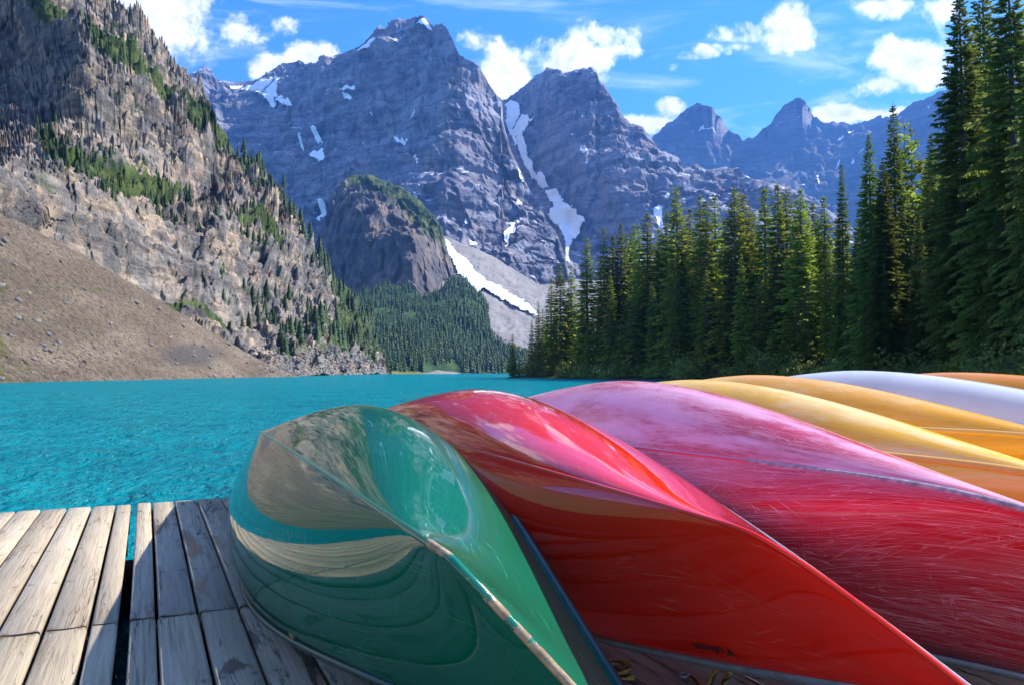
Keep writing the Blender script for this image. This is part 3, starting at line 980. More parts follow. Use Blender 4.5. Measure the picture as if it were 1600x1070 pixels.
def plant_tree(kind, x, y, z, h, rot, label, group=None, wide=1.0, name='spruce_tree', cat='tree'):
    crown, trunk, H = kind
    o = bpy.data.objects.new(name, None)
    COL.objects.link(o)
    o.empty_display_size = .5
    o.location = (x, y, z)
    s = h / H
    o.scale = (s * wide, s * wide, s)
    o.rotation_euler = (0, 0, rot)
    tag(o, label, cat, group)
    for nm, me in (('trunk', trunk), ('crown', crown)):
        c = bpy.data.objects.new(nm, me)
        COL.objects.link(c)
        c.parent = o
    return o


def front_depth(px):
    return np.interp(px, [800, 830, 900, 1000, 1100, 1200, 1300, 1400, 1500, 1600, 1750], [193.5, 200, 182, 160, 137, 112, 86, 66, 55, 44, 36])


ORD = ('first second third fourth fifth sixth seventh eighth ninth tenth eleventh twelfth thirteenth fourteenth fifteenth sixteenth seventeenth eighteenth nineteenth twentieth '
       'twenty-first twenty-second twenty-third twenty-fourth twenty-fifth twenty-sixth twenty-seventh twenty-eighth twenty-ninth thirtieth thirty-first thirty-second thirty-third thirty-fourth thirty-fifth').split()


def plant_px(kind, px, top, Y, label, group=None, wide=1.0, name='spruce_tree', sink=.1):
    x = ray(px, HORIZON)[0] * Y
    z = float(ground_z(np.array([x]), np.array([Y]))[0])
    zt = CAM_H + ray(px, top)[1] * Y
    return plant_tree(kind, float(x), float(Y), z - sink, float(zt - z), random.uniform(0, 6.28), label, group, wide, name)


FG = 'spruces of the lakeshore forest'
plant_px(MID[0], 801, 521, 193.2, 'lone small spruce at the water on the tip of the wooded point', wide=1.9)
TOPS = [(831, 499, 4), (841, 469, 2), (848, 482, 9), (861, 432, 6), (875, 410, 3), (893, 413, 9), (918, 371, 3), (944, 354, 2), (959, 366, 12), (971, 347, 9), (981, 363, 14), (992, 349, 18), (1000, 349, 6), (1013, 331, 4),
        (1031, 356, 16), (1044, 329, 10), (1059, 290, 4), (1080, 324, 14), (1096, 302, 9), (1105, 312, 3), (1119, 305, 9), (1134, 341, 15), (1151, 292, 3), (1164, 302, 9), (1174, 319, 15), (1182, 331, 18), (1198, 292, 12), (1218, 285, 10),
        (1232, 293, 16), (1254, 293, 5), (1264, 317, 12), (1273, 315, 18), (1291, 304, 8)]
for i, (px, py, dy) in enumerate(TOPS):
    plant_px(MID[(i * 5 + 1) % 6], px, py, float(front_depth(px)) + dy, f'slender spruce, {ORD[i]} treetop along the forest skyline from the lone spruce', FG, random.uniform(1.15, 1.6))
# second, lower trees standing before the skyline ones
LOW = [(982, 452, -1, 1, 'pale sunlit young spruce with forked shadow beside the shore, before the dark wall of trees'), (993, 462, -2, 1, 'small sunlit spruce leaning against the slightly taller pale one'),
       (1058, 425, -2, 0, 'half-height spruce under the tallest tip of the middle forest'), (1209, 499, -3, 1, 'lowest bright young spruce above the yellow canoes'), (1234, 471, -2, 1, 'bright young spruce, taller of two beside the lowest one'),
       (1246, 469, -1, 1, 'bright young spruce, second of the pair above the white canoe tip'), (1266, 439, -1, 1, 'yellow-green spruce rising beside the bright pair'), (1298, 381, 2, 1, 'tall yellow-green spruce next to the dark one before the gap'),
       (921, 500, -2, 0, 'short dark spruce at the shore beside the walker'), (1105, 420, -1, 0, 'grey-trunked spruce with thin boughs in the middle of the forest'), (1160, 395, -2, 1, 'broad sunlit spruce in the centre of the forest front'),
       (955, 430, -2, 0, 'dark mid-height spruce near the water'), (1020, 440, 0, 0, 'shaded mid-height spruce behind the shore shrubs'), (870, 505, -1, 0, 'low spruce on the shore beside the wooded point'), (1185, 440, -1, 1, 'mid-height sunlit spruce beside the broad sunlit one')]
for px, py, dy, yk, lab in LOW:
    k = YOUNG[int(px) % 3] if yk and py > 430 else MID[int(px) % 6]
    plant_px(k, px, py, float(front_depth(px)) + dy, lab, None, 1.3 if not yk else 1.0)
BIG = [(1320, 254, 79, NEAR[0], .62, 'tall narrow dark spruce where the forest skyline drops'), (1364, 207, 70, NEAR[1], .80, 'tall spruce with open tip beside the pair of pines'),
       (1403, 160, 66, NEAR[2], .78, 'highest spruce short of the giants, its bare tip against the mountain'), (1385, 250, 64, NEAR[3], .95, 'dense spruce on a grey trunk above the white canoe'), (1462, 207, 72, NEAR[0], .8, 'slim spruce between the pines and the giant spruces'),
       (1513, -14, 52, NEAR[3], 1.0, 'giant dark spruce, first of the giants beside the pines'), (1548, -48, 56, NEAR[2], .9, 'giant spruce behind and between the two others'), (1592, -70, 47, WIDE[0], .95, 'giant spruce with long hanging boughs at the picture edge'),
       (1524, 378, 48, YOUNG[1], .9, 'young spruce before the foot of the giant spruces'), (1490, 330, 58, NEAR[1], .75, 'dark spruce under the first giant'), (1640, -20, 42, WIDE[0], .8, 'wide spruce mostly outside the picture beyond the hanging boughs'),
       (1440, 330, 62, NEAR[0], .8, 'sunlit spruce with reddish trunk beneath the two pines'), (1345, 330, 76, NEAR[2], .8, 'dark spruce standing between the narrow one and the grey trunk'), (1570, 300, 44, WIDE[0], .75, 'green spruce with drooping boughs in front of the giants')]
for px, py, Y, k, wd, lab in BIG:
    plant_px(k, px, py, Y, lab, None, wd)
for i, (px, py) in enumerate(((1422, 188), (1431, 194))):
    plant_px(PINE[i], px, py, 74 + i, ('thin pine with bare trunk and sparse yellowish crown, taller of the twin pines', 'thin pine with bare trunk, shorter of the twin pines')[i], None, 1.0, 'pine_tree')
# deep forest behind the front rows
seen_lab = {}
HOW = ('dark spruce', 'thin dark spruce', 'dense dark spruce', 'ragged dark spruce')


def near_name(px):
    if px < 1305:
        k = min(range(len(TOPS)), key=lambda j: abs(TOPS[j][0] - px))
        return f'the {ORD[k]} treetop from the lone spruce', px - TOPS[k][0]
    k = min((b for b in BIG if b[0] < 1600), key=lambda b: abs(b[0] - px))
    nm_ = {1320: 'the tall narrow dark spruce', 1345: 'the dark spruce by the narrow one', 1364: 'the open tipped spruce', 1403: 'the bare tipped high spruce', 1385: 'the dense grey trunked spruce', 1440: 'the reddish trunk', 1462: 'the slim spruce by the pines',
           1490: 'the dark spruce under the giant', 1513: 'the first giant', 1524: 'the young spruce before the giants', 1548: 'the middle giant', 1570: 'the drooping green spruce', 1592: 'the edge giant'}[k[0]]
    return nm_, px - k[0]


def deep_label(px, i):
    nm_, d = near_name(px)
    base = f'shaded spruce inside the forest, half hidden behind {nm_}'
    n = seen_lab[base] = seen_lab.get(base, 0) + 1
    return base if n == 1 else f'{ORD[n - 1]} shaded spruce inside the forest behind {nm_}'


for i in range(118):
    px = random.uniform(835, 1700)
    sky_y = np.interp(px, [830, 860, 900, 950, 1060, 1200, 1290, 1320, 1400, 1480, 1600], [520, 455, 420, 375, 335, 320, 330, 320, 300, 190, 120])
    Y = float(front_depth(px)) + random.uniform(6, 45) * (1 if px < 1300 else .8)
    plant_px(MID[i % 6] if px < 1330 else NEAR[i % 4], px, sky_y + random.uniform(8, 90), Y, deep_label(px, i), FG, random.uniform(1.0, 1.5) if px < 1330 else .9)


# shrubs along the bank
def shrub_mesh(seed, mat):
    r = np.random.default_rng(seed)
    V, F, tip = [], [], []
    for k in range(900):
        d = r.normal(size=3); d /= np.linalg.norm(d); d[2] = abs(d[2])
        rad = r.uniform(.55, 1.0) * (1 + .3 * math.sin(3 * math.atan2(d[1], d[0]) + seed) + .2 * math.sin(7 * d[2] + seed))
        c = d * rad * np.array([1.1, 1.1, 1.0])
        u = r.normal(size=3); u /= np.linalg.norm(u); v = np.cross(u, r.normal(size=3)); v /= np.linalg.norm(v)
        s = r.uniform(.05, .11)
        i = len(V)
        V += [c - u * s, c + v * s * .5, c + u * s, c - v * s * .5]
        F.append((i, i + 1, i + 2, i + 3)); tip += [r.uniform(0, 1) * rad] * 4
    me = new_mesh('foliage', np.array(V), np.array(F), [mat])
    vattr(me, 'tip', tip)
    st_v, st_f = [], []
    for k in range(9):
        a = r.uniform(0, 6.28); l = r.uniform(.5, .9); e = np.array([math.cos(a) * .5 * l, math.sin(a) * .5 * l, l])
        i = len(st_v)
        for q in range(3):
            b = q * 2.09
            st_v.append((.02 * math.cos(b), .02 * math.sin(b), -.15))
        st_v.append(tuple(e))
        st_f += [(i, i + 1, i + 3), (i + 1, i + 2, i + 3), (i + 2, i, i + 3)]
    return me, new_mesh('stem', np.array(st_v), np.array(st_f), [M_BARK])


shrub_seen = {}


def shrub_label(px):
    nm_, d = near_name(px)
    base = f'leafy green willow shrub at the bank below {nm_}'
    n = shrub_seen[base] = shrub_seen.get(base, 0) + 1
    return base if n == 1 else f'{ORD[n - 1]} willow shrub at the bank below {nm_}'


SHRUB = [shrub_mesh(i, M_LEAF) for i in range(4)]
for i in range(46):
    px = 830 + i * 17.2 + random.uniform(-7, 7)
    Y = float(front_depth(px)) - random.uniform(1.5, 6) * (1 if px > 900 else .4)
    x = float(ray(px, HORIZON)[0] * Y)
    z = float(ground_z(np.array([x]), np.array([Y]))[0])
    h = random.uniform(1.5, 3.4) * (1.0 if px < 1250 else .62)
    o = bpy.data.objects.new('shrub', None); COL.objects.link(o)
    o.location = (x, Y, max(z, .05) - .1); o.scale = (h * random.uniform(.8, 1.4), h * random.uniform(.8, 1.3), h); o.rotation_euler[2] = random.uniform(0, 6)
    tag(o, shrub_label(px), 'shrub', 'shrubs along the wooded shore')
    for nm, me in zip(('foliage', 'stem'), SHRUB[i % 4]):
        c = bpy.data.objects.new(nm, me); COL.objects.link(c); c.parent = o


# small spruces on the cliff ledges: the larger ones are single trees, the rest one mass
def tiny_spruce(seed, tiers=9, sides=7):
    r = np.random.default_rng(seed)
    V, F, tip = [], [], []
    for k in range(tiers):
        f = k / tiers
        zb = .04 + .90 * f; zt = min(1.0, zb + .24)
        rad = .17 * (1 - f) ** .8 + .012
        a0 = r.uniform(0, 6)
        c = len(V); V.append((0, 0, zt)); tip.append(.2)
        for j in range(sides * 2):
            a = a0 + j * math.pi / sides
            rr = rad * (r.uniform(.8, 1.3) if j % 2 == 0 else r.uniform(.35, .6))
            V.append((math.cos(a) * rr, math.sin(a) * rr, zb + r.uniform(-.03, .03))); tip.append(1.0 if j % 2 == 0 else .2)
        for j in range(sides * 2):
            F.append((c, c + 1 + j, c + 1 + (j + 1) % (sides * 2)))
    c = len(V)
    V += [(.018, 0, -.08), (-.01, .016, -.08), (-.01, -.016, -.08), (0, 0, .5)]; tip += [0] * 4
    F += [(c, c + 1, c + 3), (c + 1, c + 2, c + 3), (c + 2, c, c + 3)]
    return np.array(V), np.array(F), np.array(tip)


TINY = []
for i in range(5):
    V, F, tp = tiny_spruce(900 + i)
    me = new_mesh('small_spruce', V, F, [M_FARTREE]); vattr(me, 'tip', tp)
    TINY.append((me, V, F, tp))


def far_mass(name, P, H, tiers=5, sides=4):
    var = [tiny_spruce(950 + i, tiers, sides) for i in range(6)]
    Vs, Fs, Ts = [], [], []; n = 0
    for i, (p, h) in enumerate(zip(P, H)):
        V, F, tp = var[i % 6]
        a = rng.uniform(0, 6); c, s = math.cos(a), math.sin(a); wd = rng.uniform(.85, 1.35)
        Vs.append(np.c_[(V[:, 0] * c - V[:, 1] * s) * wd, (V[:, 0] * s + V[:, 1] * c) * wd, V[:, 2]] * h + p); Fs.append(F + n); Ts.append(tp * rng.uniform(0, 1)); n += len(V)
    me = new_mesh(name, np.concatenate(Vs), np.concatenate(Fs), [M_FARTREE]); vattr(me, 'tip', np.concatenate(Ts))
    o = link(name, me); tag(o, kind='stuff')
    return o


def along(band, n, up, down):
    b = np.array(band, float)
    x = rng.uniform(b[0, 0], b[-1, 0], n)
    y = np.interp(x, b[:, 0], b[:, 1]) + rng.uniform(-up, down, n)
    k = fbm(np.stack([x / 24, y / 60, x * 0], -1), 3, 88) > rng.uniform(.30, .55, n)
    return x[k], y[k]


groups = []
x, y = along(BAND1, 330, 12, 24); groups.append((x, y, (7, 21), 'small spruce on the upper cliff band', 'spruces on the upper cliff band'))
x, y = along(BAND2, 360, 11, 32); groups.append((x, y, (8, 27), 'small spruce on the lower cliff ledge', 'spruces on the lower cliff ledge'))
x, y = along([(330, 225), (371, 262), (405, 300), (439, 346), (490, 404), (525, 446), (557, 482), (585, 530)], 260, 4, 22); groups.append((x, y, (14, 30), 'small spruce along the cliff edge', 'spruces on the cliff edge'))
x, y = along([(335, 470), (380, 500), (430, 520), (480, 530), (540, 540)], 90, 40, 24); groups.append((x, y, (16, 36), 'small spruce among the cliff foot rocks', 'spruces at the cliff foot'))
x, y = along([(430, 556), (470, 552), (520, 548), (590, 570)], 80, 18, 6); groups.append((x, y, (22, 40), 'spruce above the boulder shore', 'spruces above the boulder shore'))
x, y = along([(175, 2), (236, 68), (263, 96), (290, 130), (335, 195)], 60, 2, 10); groups.append((x, y, (6, 12), 'tiny spruce on the cliff ridge', 'spruces on the cliff ridge'))
allp = []
for gi, (x, y, hr, lab, gr) in enumerate(groups):
    P = cliff.surf(x, y)
    hp = rng.uniform(*hr, len(x))
    for i in range(len(x)):
        allp.append((hp[i], P[i], hp[i] * P[i][1] / FPX, lab, gr, i))
allp.sort(key=lambda t: -t[0])
big_ones = {}
for t_ in allp[:108]:
    big_ones.setdefault(t_[4], []).append(t_)
TENS = {20: 'twent', 30: 'thirt', 40: 'fort', 50: 'fift', 60: 'sixt', 70: 'sevent', 80: 'eight'}


def ordinal(n):
    if n < 20: return ORD[n - 1]
    return TENS[n // 10 * 10] + ('ieth' if n % 10 == 0 else 'y-' + ORD[n % 10 - 1])


rank = {}
for g_, l_ in big_ones.items():
    l_.sort(key=lambda t_: t_[1][0] / t_[1][1])
    for n_, t_ in enumerate(l_): rank[id(t_[1])] = n_ + 1
for i, (hp, P, h, lab, gr, k) in enumerate(allp[:108]):
    lab = f"{lab}, {ordinal(rank[id(P)])} larger one from the {'upper end' if 'edge' in lab or 'upper' in lab or 'ridge' in lab else 'talus side'}"
    o = link('small_spruce', TINY[i % 5][0], None, tuple(P))
    o.scale = (h * random.uniform(.9, 1.4),) * 2 + (h,); o.rotation_euler[2] = random.uniform(0, 6)
    tag(o, lab, 'tree', gr)
far_mass('cliff_woods', [p[1] for p in allp[108:]], [p[2] for p in allp[108:]], 6, 5)

# the wooded slope at the head of the lake
n_ = 5200
pxs = rng.uniform(470, 860, n_); t = rng.uniform(0, 1, n_) ** .9
tp_ = forest_slope.top(pxs); pys = 583.0 - (583.0 - tp_) * t
keep = ~((np.abs(pxs - 690) < 26) & (pys > 570)) & (pys > tp_ + 1)
clr = fbm(np.stack([pxs / 22, pys / 14, pxs * 0], -1), 3, 77)
keep &= (clr > .36) | (pys > 500)
P = forest_slope.surf(pxs[keep], pys[keep])
hh = rng.uniform(8, 17, keep.sum()) * np.clip(1.12 - t[keep] * .45, .6, 1.2)
far_mass('far_forest', P, hh * np.clip(P[:, 1] / 950, .7, 1.2), 4, 4)
# scrub trees on the brow of the buttress
x, y = along([(535, 282), (561, 276), (588, 280), (629, 297), (655, 317), (679, 340), (692, 364)], 230, 0, 26)
P = buttress.surf(x, y)
far_mass('buttress_woods', P, rng.uniform(6, 11, len(P)), 4, 4)

# the wooded bank to the left of the picture, seen only as a reflection in the green hull
bx = np.linspace(-190, -62, 26); by = np.linspace(-120, 52, 36)
BX, BY = np.meshgrid(bx, by)
BZ = np.clip((-66 - BX + 8 * (fbm(np.stack([BY / 30, BX * 0, BX * 0], -1), 3, 12) - .5)) * .30, -1.5, 26) * np.clip((55 - BY) / 18, 0, 1) - .4
tag(link('wooded_bank', new_mesh('wooded_bank', np.stack([BX, BY, BZ], -1).reshape(-1, 3), gridfaces(*BX.shape), [M_FOREST_FLOOR], True)), kind='structure')
k_ = rng.uniform(0, 1, (330, 2)); k_ = np.c_[-72 - 90 * k_[:, 0] ** 1.3, -118 + 162 * k_[:, 1]]
far_mass('bank_forest', np.c_[k_, np.clip((-66 - k_[:, 0]) * .30, 0, 26) - .6], rng.uniform(13, 27, 330), 11, 7)

# pale gravel shore at the head of the lake, with a yellow grassy rim
def rim(name, pts, dz, mat):
    a = np.array(pts, float)
    A = at(a[:, 0], a[:, 1], a[:, 2])
    V = []
    for k, q in enumerate(A):
        e = math.sin(math.pi * (k + .15) / (len(A) - .7)) * (.6 + .5 * ((k * 7) % 5) / 4)
        V += [(q[0], q[1] - 30, -.3), (q[0], q[1] - 8, dz * .5 * e), (q[0], q[1] + 40, dz * 1.6 * e)]
    F = []
    for k in range(len(A) - 1):
        for j in range(2):
            F.append((k * 3 + j, k * 3 + 3 + j, k * 3 + 4 + j, k * 3 + 1 + j))
    o = link(name, new_mesh(name, np.array(V), F, [mat], True)); tag(o, kind='structure')


rim('shore_grass', [(556, 583, 655), (566, 583, 660), (578, 583, 666), (590, 583, 672), (604, 583, 680), (618, 583, 688), (632, 583, 696), (646, 583, 704), (660, 583, 714), (674, 583, 722)], 1.6, plain_ground('yellow_shore_grass', (.13, .13, .03), (.24, .20, .05), 20))
rim('gravel_shore', [(658, 583, 722), (668, 583, 727), (678, 583, 730), (690, 583, 735), (702, 583, 742), (716, 583, 752)], 2.2, M_SCREE)

# ------------------------------------------------------------------ the dock
def wood_material(name, wet):
    m, nt, p = material(name)
    obj = nt.add('ShaderNodeTexCoord').outputs['Object']
    rnd = nt.add('ShaderNodeObjectInfo').outputs['Random']
    off = nt.comb(nt.math('MULTIPLY', rnd, 37), nt.math('MULTIPLY', rnd, 91), 0)
    v = nt.vmath('ADD', obj, off)
    grain = nt.noise(nt.mapping(v, (70, 2.2, 30)), 1.0, 8, .72, .5)
    blot = nt.noise(nt.mapping(v, (5, 1.6, 5)), 1.0, 5, .6)
    c = nt.mix(nt.ramp(grain, .32, .66), (.31, .25, .17), (.49, .41, .29))
    c = nt.mix(nt.ramp(blot, .38, .68, 0, .5), c, (.45, .39, .30))
    # cracks that run with the grain, and knots
    cr = nt.noise(nt.mapping(v, (26, .9, 10), (0, 0, .05)), 1.0, 4, .5, 1.2)
    crack = nt.ramp(nt.math('ABSOLUTE', nt.math('SUBTRACT', cr, .5)), 0, .016, 1, 0)
    crack = nt.math('MULTIPLY', crack, nt.ramp(nt.noise(nt.mapping(v, (4, .9, 4), loc=(3, 9, 1)), 1.0, 2), .45, .6))
    c = nt.mix(nt.math('MULTIPLY', crack, .85), c, (.05, .04, .032))
    kn = nt.add('ShaderNodeTexVoronoi'); kn.inputs['Scale'].default_value = 1.0
    nt.put(kn.inputs['Vector'], nt.mapping(v, (6.5, 2.2, 1)))
    knot = nt.ramp(kn.outputs['Distance'], .03, .09, 1, 0)
    c = nt.mix(nt.math('MULTIPLY', knot, .6), c, (.10, .07, .045))
    tone = nt.ramp(rnd, 0, 1, .82, 1.12, False)
    c = nt.mix(1.0, c, nt.comb(tone, tone, tone), 'MULTIPLY')
    # nail heads over every joist
    ox, oy, oz_ = nt.sep(obj)
    nx_ = nt.math('SUBTRACT', nt.math('ABSOLUTE', ox), .048)
    ny_ = nt.math('SUBTRACT', nt.math('FLOORED_MODULO', nt.math('ADD', oy, .36), .72), .36)
    nd = nt.math('SQRT', nt.math('ADD', nt.math('MULTIPLY', nx_, nx_), nt.math('MULTIPLY', ny_, ny_)))
    c = nt.mix(nt.ramp(nd, .004, .006, .9, 0), c, (.06, .045, .035))
    c = nt.mix(nt.ramp(nd, .006, .028, .35, 0), c, (.13, .085, .05))
    rough = .85
    if wet:
        st = nt.noise(nt.mapping(v, (7, 1.1, 4), loc=(4, 2, 0)), 1.0, 6, .62, 1.0)
        wm = nt.ramp(st, .565, .625)
        c = nt.mix(nt.math('MULTIPLY', wm, .8), c, (.085, .055, .03))
        rough = nt.ramp(wm, 0, 1, .8, .35)
    nt.put(p.inputs['Base Color'], c)
    nt.put(p.inputs['Roughness'], rough)
    p.inputs['Specular IOR Level'].default_value = .3
    h = nt.math('SUBTRACT', grain, nt.math('MULTIPLY', crack, 1.4))
    nt.put(p.inputs['Normal'], nt.bump(h, .7, .006))
    return m


M_WOOD = wood_material('weathered_planks', False)
M_WOOD_WET = wood_material('stained_planks', True)
M_BEAM = plain_ground('dark_wet_timber', (.03, .025, .02), (.08, .065, .05), .3)

VD = np.array([-572.0, FPX * 1.0]); VD /= np.linalg.norm(VD)       # along the planks
VE = np.array([VD[1], -VD[0]])                                      # across the planks
def uvd(px, py):
    P = on_plane(px, py, DOCK_Z)
    return float(P @ VE), float(P @ VD)
far_v = np.mean([uvd(0, 798)[1], uvd(206, 786)[1], uvd(350, 778)[1]])
joint_v = np.mean([uvd(0, 993)[1], uvd(180, 973)[1], uvd(385, 945)[1]])
left_u = [uvd(x, y)[0] for x, y in ((21, 803), (61, 800), (103, 797), (143, 793), (181, 790), (206, 786))]
right_u = [uvd(x, y)[0] for x, y in ((213, 786), (237, 787), (273, 785), (308, 783), (346, 780))]
pitch = .166
while left_u[0] > -4.6: left_u.insert(0, left_u[0] - pitch * random.uniform(.95, 1.05))
while right_u[-1] < 7.6: right_u.append(right_u[-1] + pitch * random.uniform(.95, 1.05))
seglen = far_v - joint_v
rows = [(joint_v, far_v)]
while rows[-1][0] > -5.0: rows.append((rows[-1][0] - seglen, rows[-1][0]))


def plank_mesh(w_, l_, seed):
    """A board with eased edges; its top is a little cupped and its ends a little out of square."""
    r = np.random.default_rng(seed)
    b = .007; t = .042
    prof = [(-w_ / 2, -t), (-w_ / 2, -b), (-w_ / 2 + b, 0), (0, -.002), (w_ / 2 - b, 0), (w_ / 2, -b), (w_ / 2, -t)]
    V = []
    for y in (-l_ / 2 + r.uniform(0, .008), l_ / 2 - r.uniform(0, .008)):
        sk = r.uniform(-.004, .004)
        V += [(x, y + sk * x / w_, z) for x, z in prof]
    n = len(prof)
    F = [(i, i + 1, n + i + 1, n + i) for i in range(n - 1)] + [(n - 1, 0, n, 2 * n - 1), tuple(range(n)), tuple(range(2 * n - 1, n - 1, -1))]
    return np.array(V), [f[::-1] for f in F]


yaw_d = math.atan2(VD[1], VD[0]) - math.pi / 2
cache = {}


def dock_section(us_, mat, label):
    root = bpy.data.objects.new('dock', None); COL.objects.link(root)
    root.rotation_euler[2] = yaw_d
    root.location = (0, 0, DOCK_Z)
    tag(root, label, 'dock', 'dock sections')
    u0, u1 = us_[0], us_[-1]
    for a, b in zip(us_[:-1], us_[1:]):
        for ri, (v0, v1) in enumerate(rows):
            w_ = round((b - a - random.uniform(.009, .014)) / .008) * .008
            key = (w_, id(mat), random.randrange(3))
            if key not in cache:
                V, F = plank_mesh(w_, v1 - v0 - .012, len(cache))
                cache[key] = new_mesh('plank', V, F, [mat])
            o = bpy.data.objects.new('plank', cache[key]); COL.objects.link(o); o.parent = root
            o.location = ((a + b) / 2, (v0 + v1) / 2 + random.uniform(-.006, .006), random.uniform(-.003, .002))
            o.rotation_euler = (random.uniform(-.0008, .0008), random.uniform(-.012, .012), random.uniform(-.0012, .0012))
    # stringers and joists below the boards
    for k in range(int((u1 - u0) / 1.3) + 1):
        uc = min(u0 + .05 + k * 1.3, u1 - .05)
        V, F = boxmb(uc - .045, uc + .045, rows[-1][0], far_v - .03, -.36, -.20)
        link('stringer', new_mesh('stringer', V, F, [M_BEAM]), root)
    v = far_v - .08
    while v > rows[-1][0]:
        V, F = boxmb(u0 + .01, u1 - .01, v - .04, v + .04, -.20, -.046)
        link('joist', new_mesh('joist', V, F, [M_BEAM]), root)
        v -= .72
    for k in range(int((u1 - u0) / 1.6)):
        for vv_ in (far_v - .62, far_v - 3.4, far_v - 6.2):
            uc = max(u0 + .8, u1 - .42 - k * 1.6)
            V, F = boxmb(uc - .5, uc + .5, vv_ - .45, vv_ + .45, -.72, -.365)
            link('float', new_mesh('float', V, F, [M_BEAM]), root)
    return root


dock_section(left_u, M_WOOD, 'sunlit weathered plank dock section, bare, beside the open lake')
dock_section(right_u, M_WOOD_WET, 'stained plank dock section that carries the row of canoes')

# ------------------------------------------------------------------ canoes
def hull_curves(sh, ns=121, nt=25):
    L, B, h0, hE, pw, bq, s0, e1, e2, nm, ne, shx, rk, th = sh
    a = np.linspace(-1, 1, ns); s = np.sin(a * np.pi / 2); a_ = np.abs(s)
    b = B / 2 * np.maximum(1 - a_ ** pw, 0) ** bq
    h = h0 + (hE - h0) * a_ ** shx
    t = np.clip((a_ - s0) / (1 - s0), 0, 1)
    k = rk * a_ ** 2; k = k + (h - k) * (1 - np.maximum(1 - t ** e1, 0) ** (1 / e2))
    n = nm + (ne - nm) * a_ ** 2
    an = np.linspace(0, 1, nt) * np.pi / 2
    Yv = np.sin(an)[None] ** (2 / n[:, None]); Z = 1 - np.cos(an)[None] ** (2 / n[:, None])
    y = b[:, None] * Yv * (1 + th * (1 - a_[:, None] ** 2) * Z ** 2); z = k[:, None] + (h - k)[:, None] * Z
    x = np.repeat((s * L / 2)[:, None], nt, 1)
    return np.stack([x, y, z], -1)


def gelcoat(name, base, fade_sheen, scratch_amt, rough, scuff_sheen=.3, coat=1.0, seed=0.0, grime=(.03, .01, .008), fine=.0, side=.6, worn=.48, lowside=.6):
    m, nt, p = material(name)
    uvn = nt.add('ShaderNodeUVMap', uv_map='hull').outputs[0]
    uvn = nt.vmath('ADD', uvn, (seed, seed * 1.7, 0))
    blot = nt.noise(uvn, 2.4, 6, .6)
    c = nt.mix(nt.ramp(blot, .35, .7, 0, .35), base, tuple(x * .62 for x in base))
    masks = None
    # families of scratches: long thin marks at several angles, broken up by patches
    for i, (ang, sx, sy, thr, amt) in enumerate(((4, 1.0, 70, .012, 1.0), (-11, 1.3, 60, .010, .9), (24, 2.0, 48, .009, .8), (-38, 2.4, 42, .008, .7), (68, 2.5, 36, .006, .5), (9, 3.0, 110, .014, .8))):
        v = nt.mapping(uvn, (sx, sy, 1), (0, 0, 0), (i * 3.1, i * 5.7, 0))
        # rotate before stretching
        v = nt.mapping(nt.mapping(uvn, (1, 1, 1), (0, 0, R(ang))), (sx, sy, 1), (0, 0, 0), (i * 3.1, i * 5.7, 0))
        n = nt.noise(v, 1.0, 2.0, .45, .35)
        line = nt.ramp(nt.math('ABSOLUTE', nt.math('SUBTRACT', n, .5)), 0, thr, 1, 0, False)
        pm = nt.noise(nt.mapping(uvn, (1.5, 4.2, 1), loc=(i * 7.3, i * 2.9, 0)), 1.0, 4, .6)
        line = nt.math('MULTIPLY', line, nt.ramp(pm, .60 - .17 * scratch_amt, .70 - .10 * scratch_amt, 0, amt))
        masks = line if masks is None else nt.math('MAXIMUM', masks, line)
    scuff_sheen_m = nt.ramp(nt.noise(nt.mapping(uvn, (1.2, 5, 1)), 1.0, 7, .7), worn, worn + .22, 0, scuff_sheen)  # pale scuffs, with the sky's sheen on the hull painted in
    scuff_sheen_m = nt.math('MULTIPLY', scuff_sheen_m, nt.math('MULTIPLY', nt.ramp(nt.attr('girth').outputs['Fac'], .25, .85, 1.15, .35), nt.ramp(nt.attr('upper').outputs['Fac'], -.12, .10, lowside, 1.0)))  # painted sheen: paler near the keel and on the up-facing half
    c = nt.mix(scuff_sheen_m, c, fade_sheen)
    if fine:
        fv = nt.noise(nt.mapping(nt.mapping(uvn, rot=(0, 0, R(3))), (2.5, 160, 1)), 1.0, 5, .7, .6)
        fm = nt.ramp(fv, .50, .66, 0, fine)
        c = nt.mix(fm, c, fade_sheen)
    c = nt.mix(nt.math('MULTIPLY', masks, min(1, .35 + .55 * scratch_amt)), c, fade_sheen)
    # grime in the lower strakes, where the boats rub on the dock
    gv = nt.ramp(nt.math('ADD', nt.attr('girth').outputs['Fac'], nt.math('MULTIPLY', nt.math('SUBTRACT', blot, .5), .5)), .72, 1.05, 0, .55)
    c = nt.mix(gv, c, grime)
    nt.put(p.inputs['Base Color'], c)
    p.inputs['Specular Tint'].default_value = (1, 1, 1, 1)
    rr = nt.math('ADD', rough, nt.math('ADD', nt.math('MULTIPLY', masks, .35), nt.math('MULTIPLY', scuff_sheen_m, .25)))
    nt.put(p.inputs['Roughness'], rr)
    p.inputs['IOR'].default_value = 1.45
    p.inputs['Specular IOR Level'].default_value = .05
    nt.put(p.inputs['Coat Weight'], nt.ramp(nt.attr('girth').outputs['Fac'], .55, .85, coat, coat * side))
    p.inputs['Coat IOR'].default_value = 1.45
    nt.put(p.inputs['Coat Roughness'], nt.math('ADD', rough * .6, nt.math('MULTIPLY', masks, .3)))
    soft = nt.noise(nt.mapping(uvn, (1.2, 2.6, 1)), 1.0, 2, .5)
    bmp = nt.bump(soft, .25, .010)
    nt.put(p.inputs['Normal'], nt.bump(masks, .12, .002, bmp))
    nt.put(p.inputs['Coat Normal'], bmp)
    return m


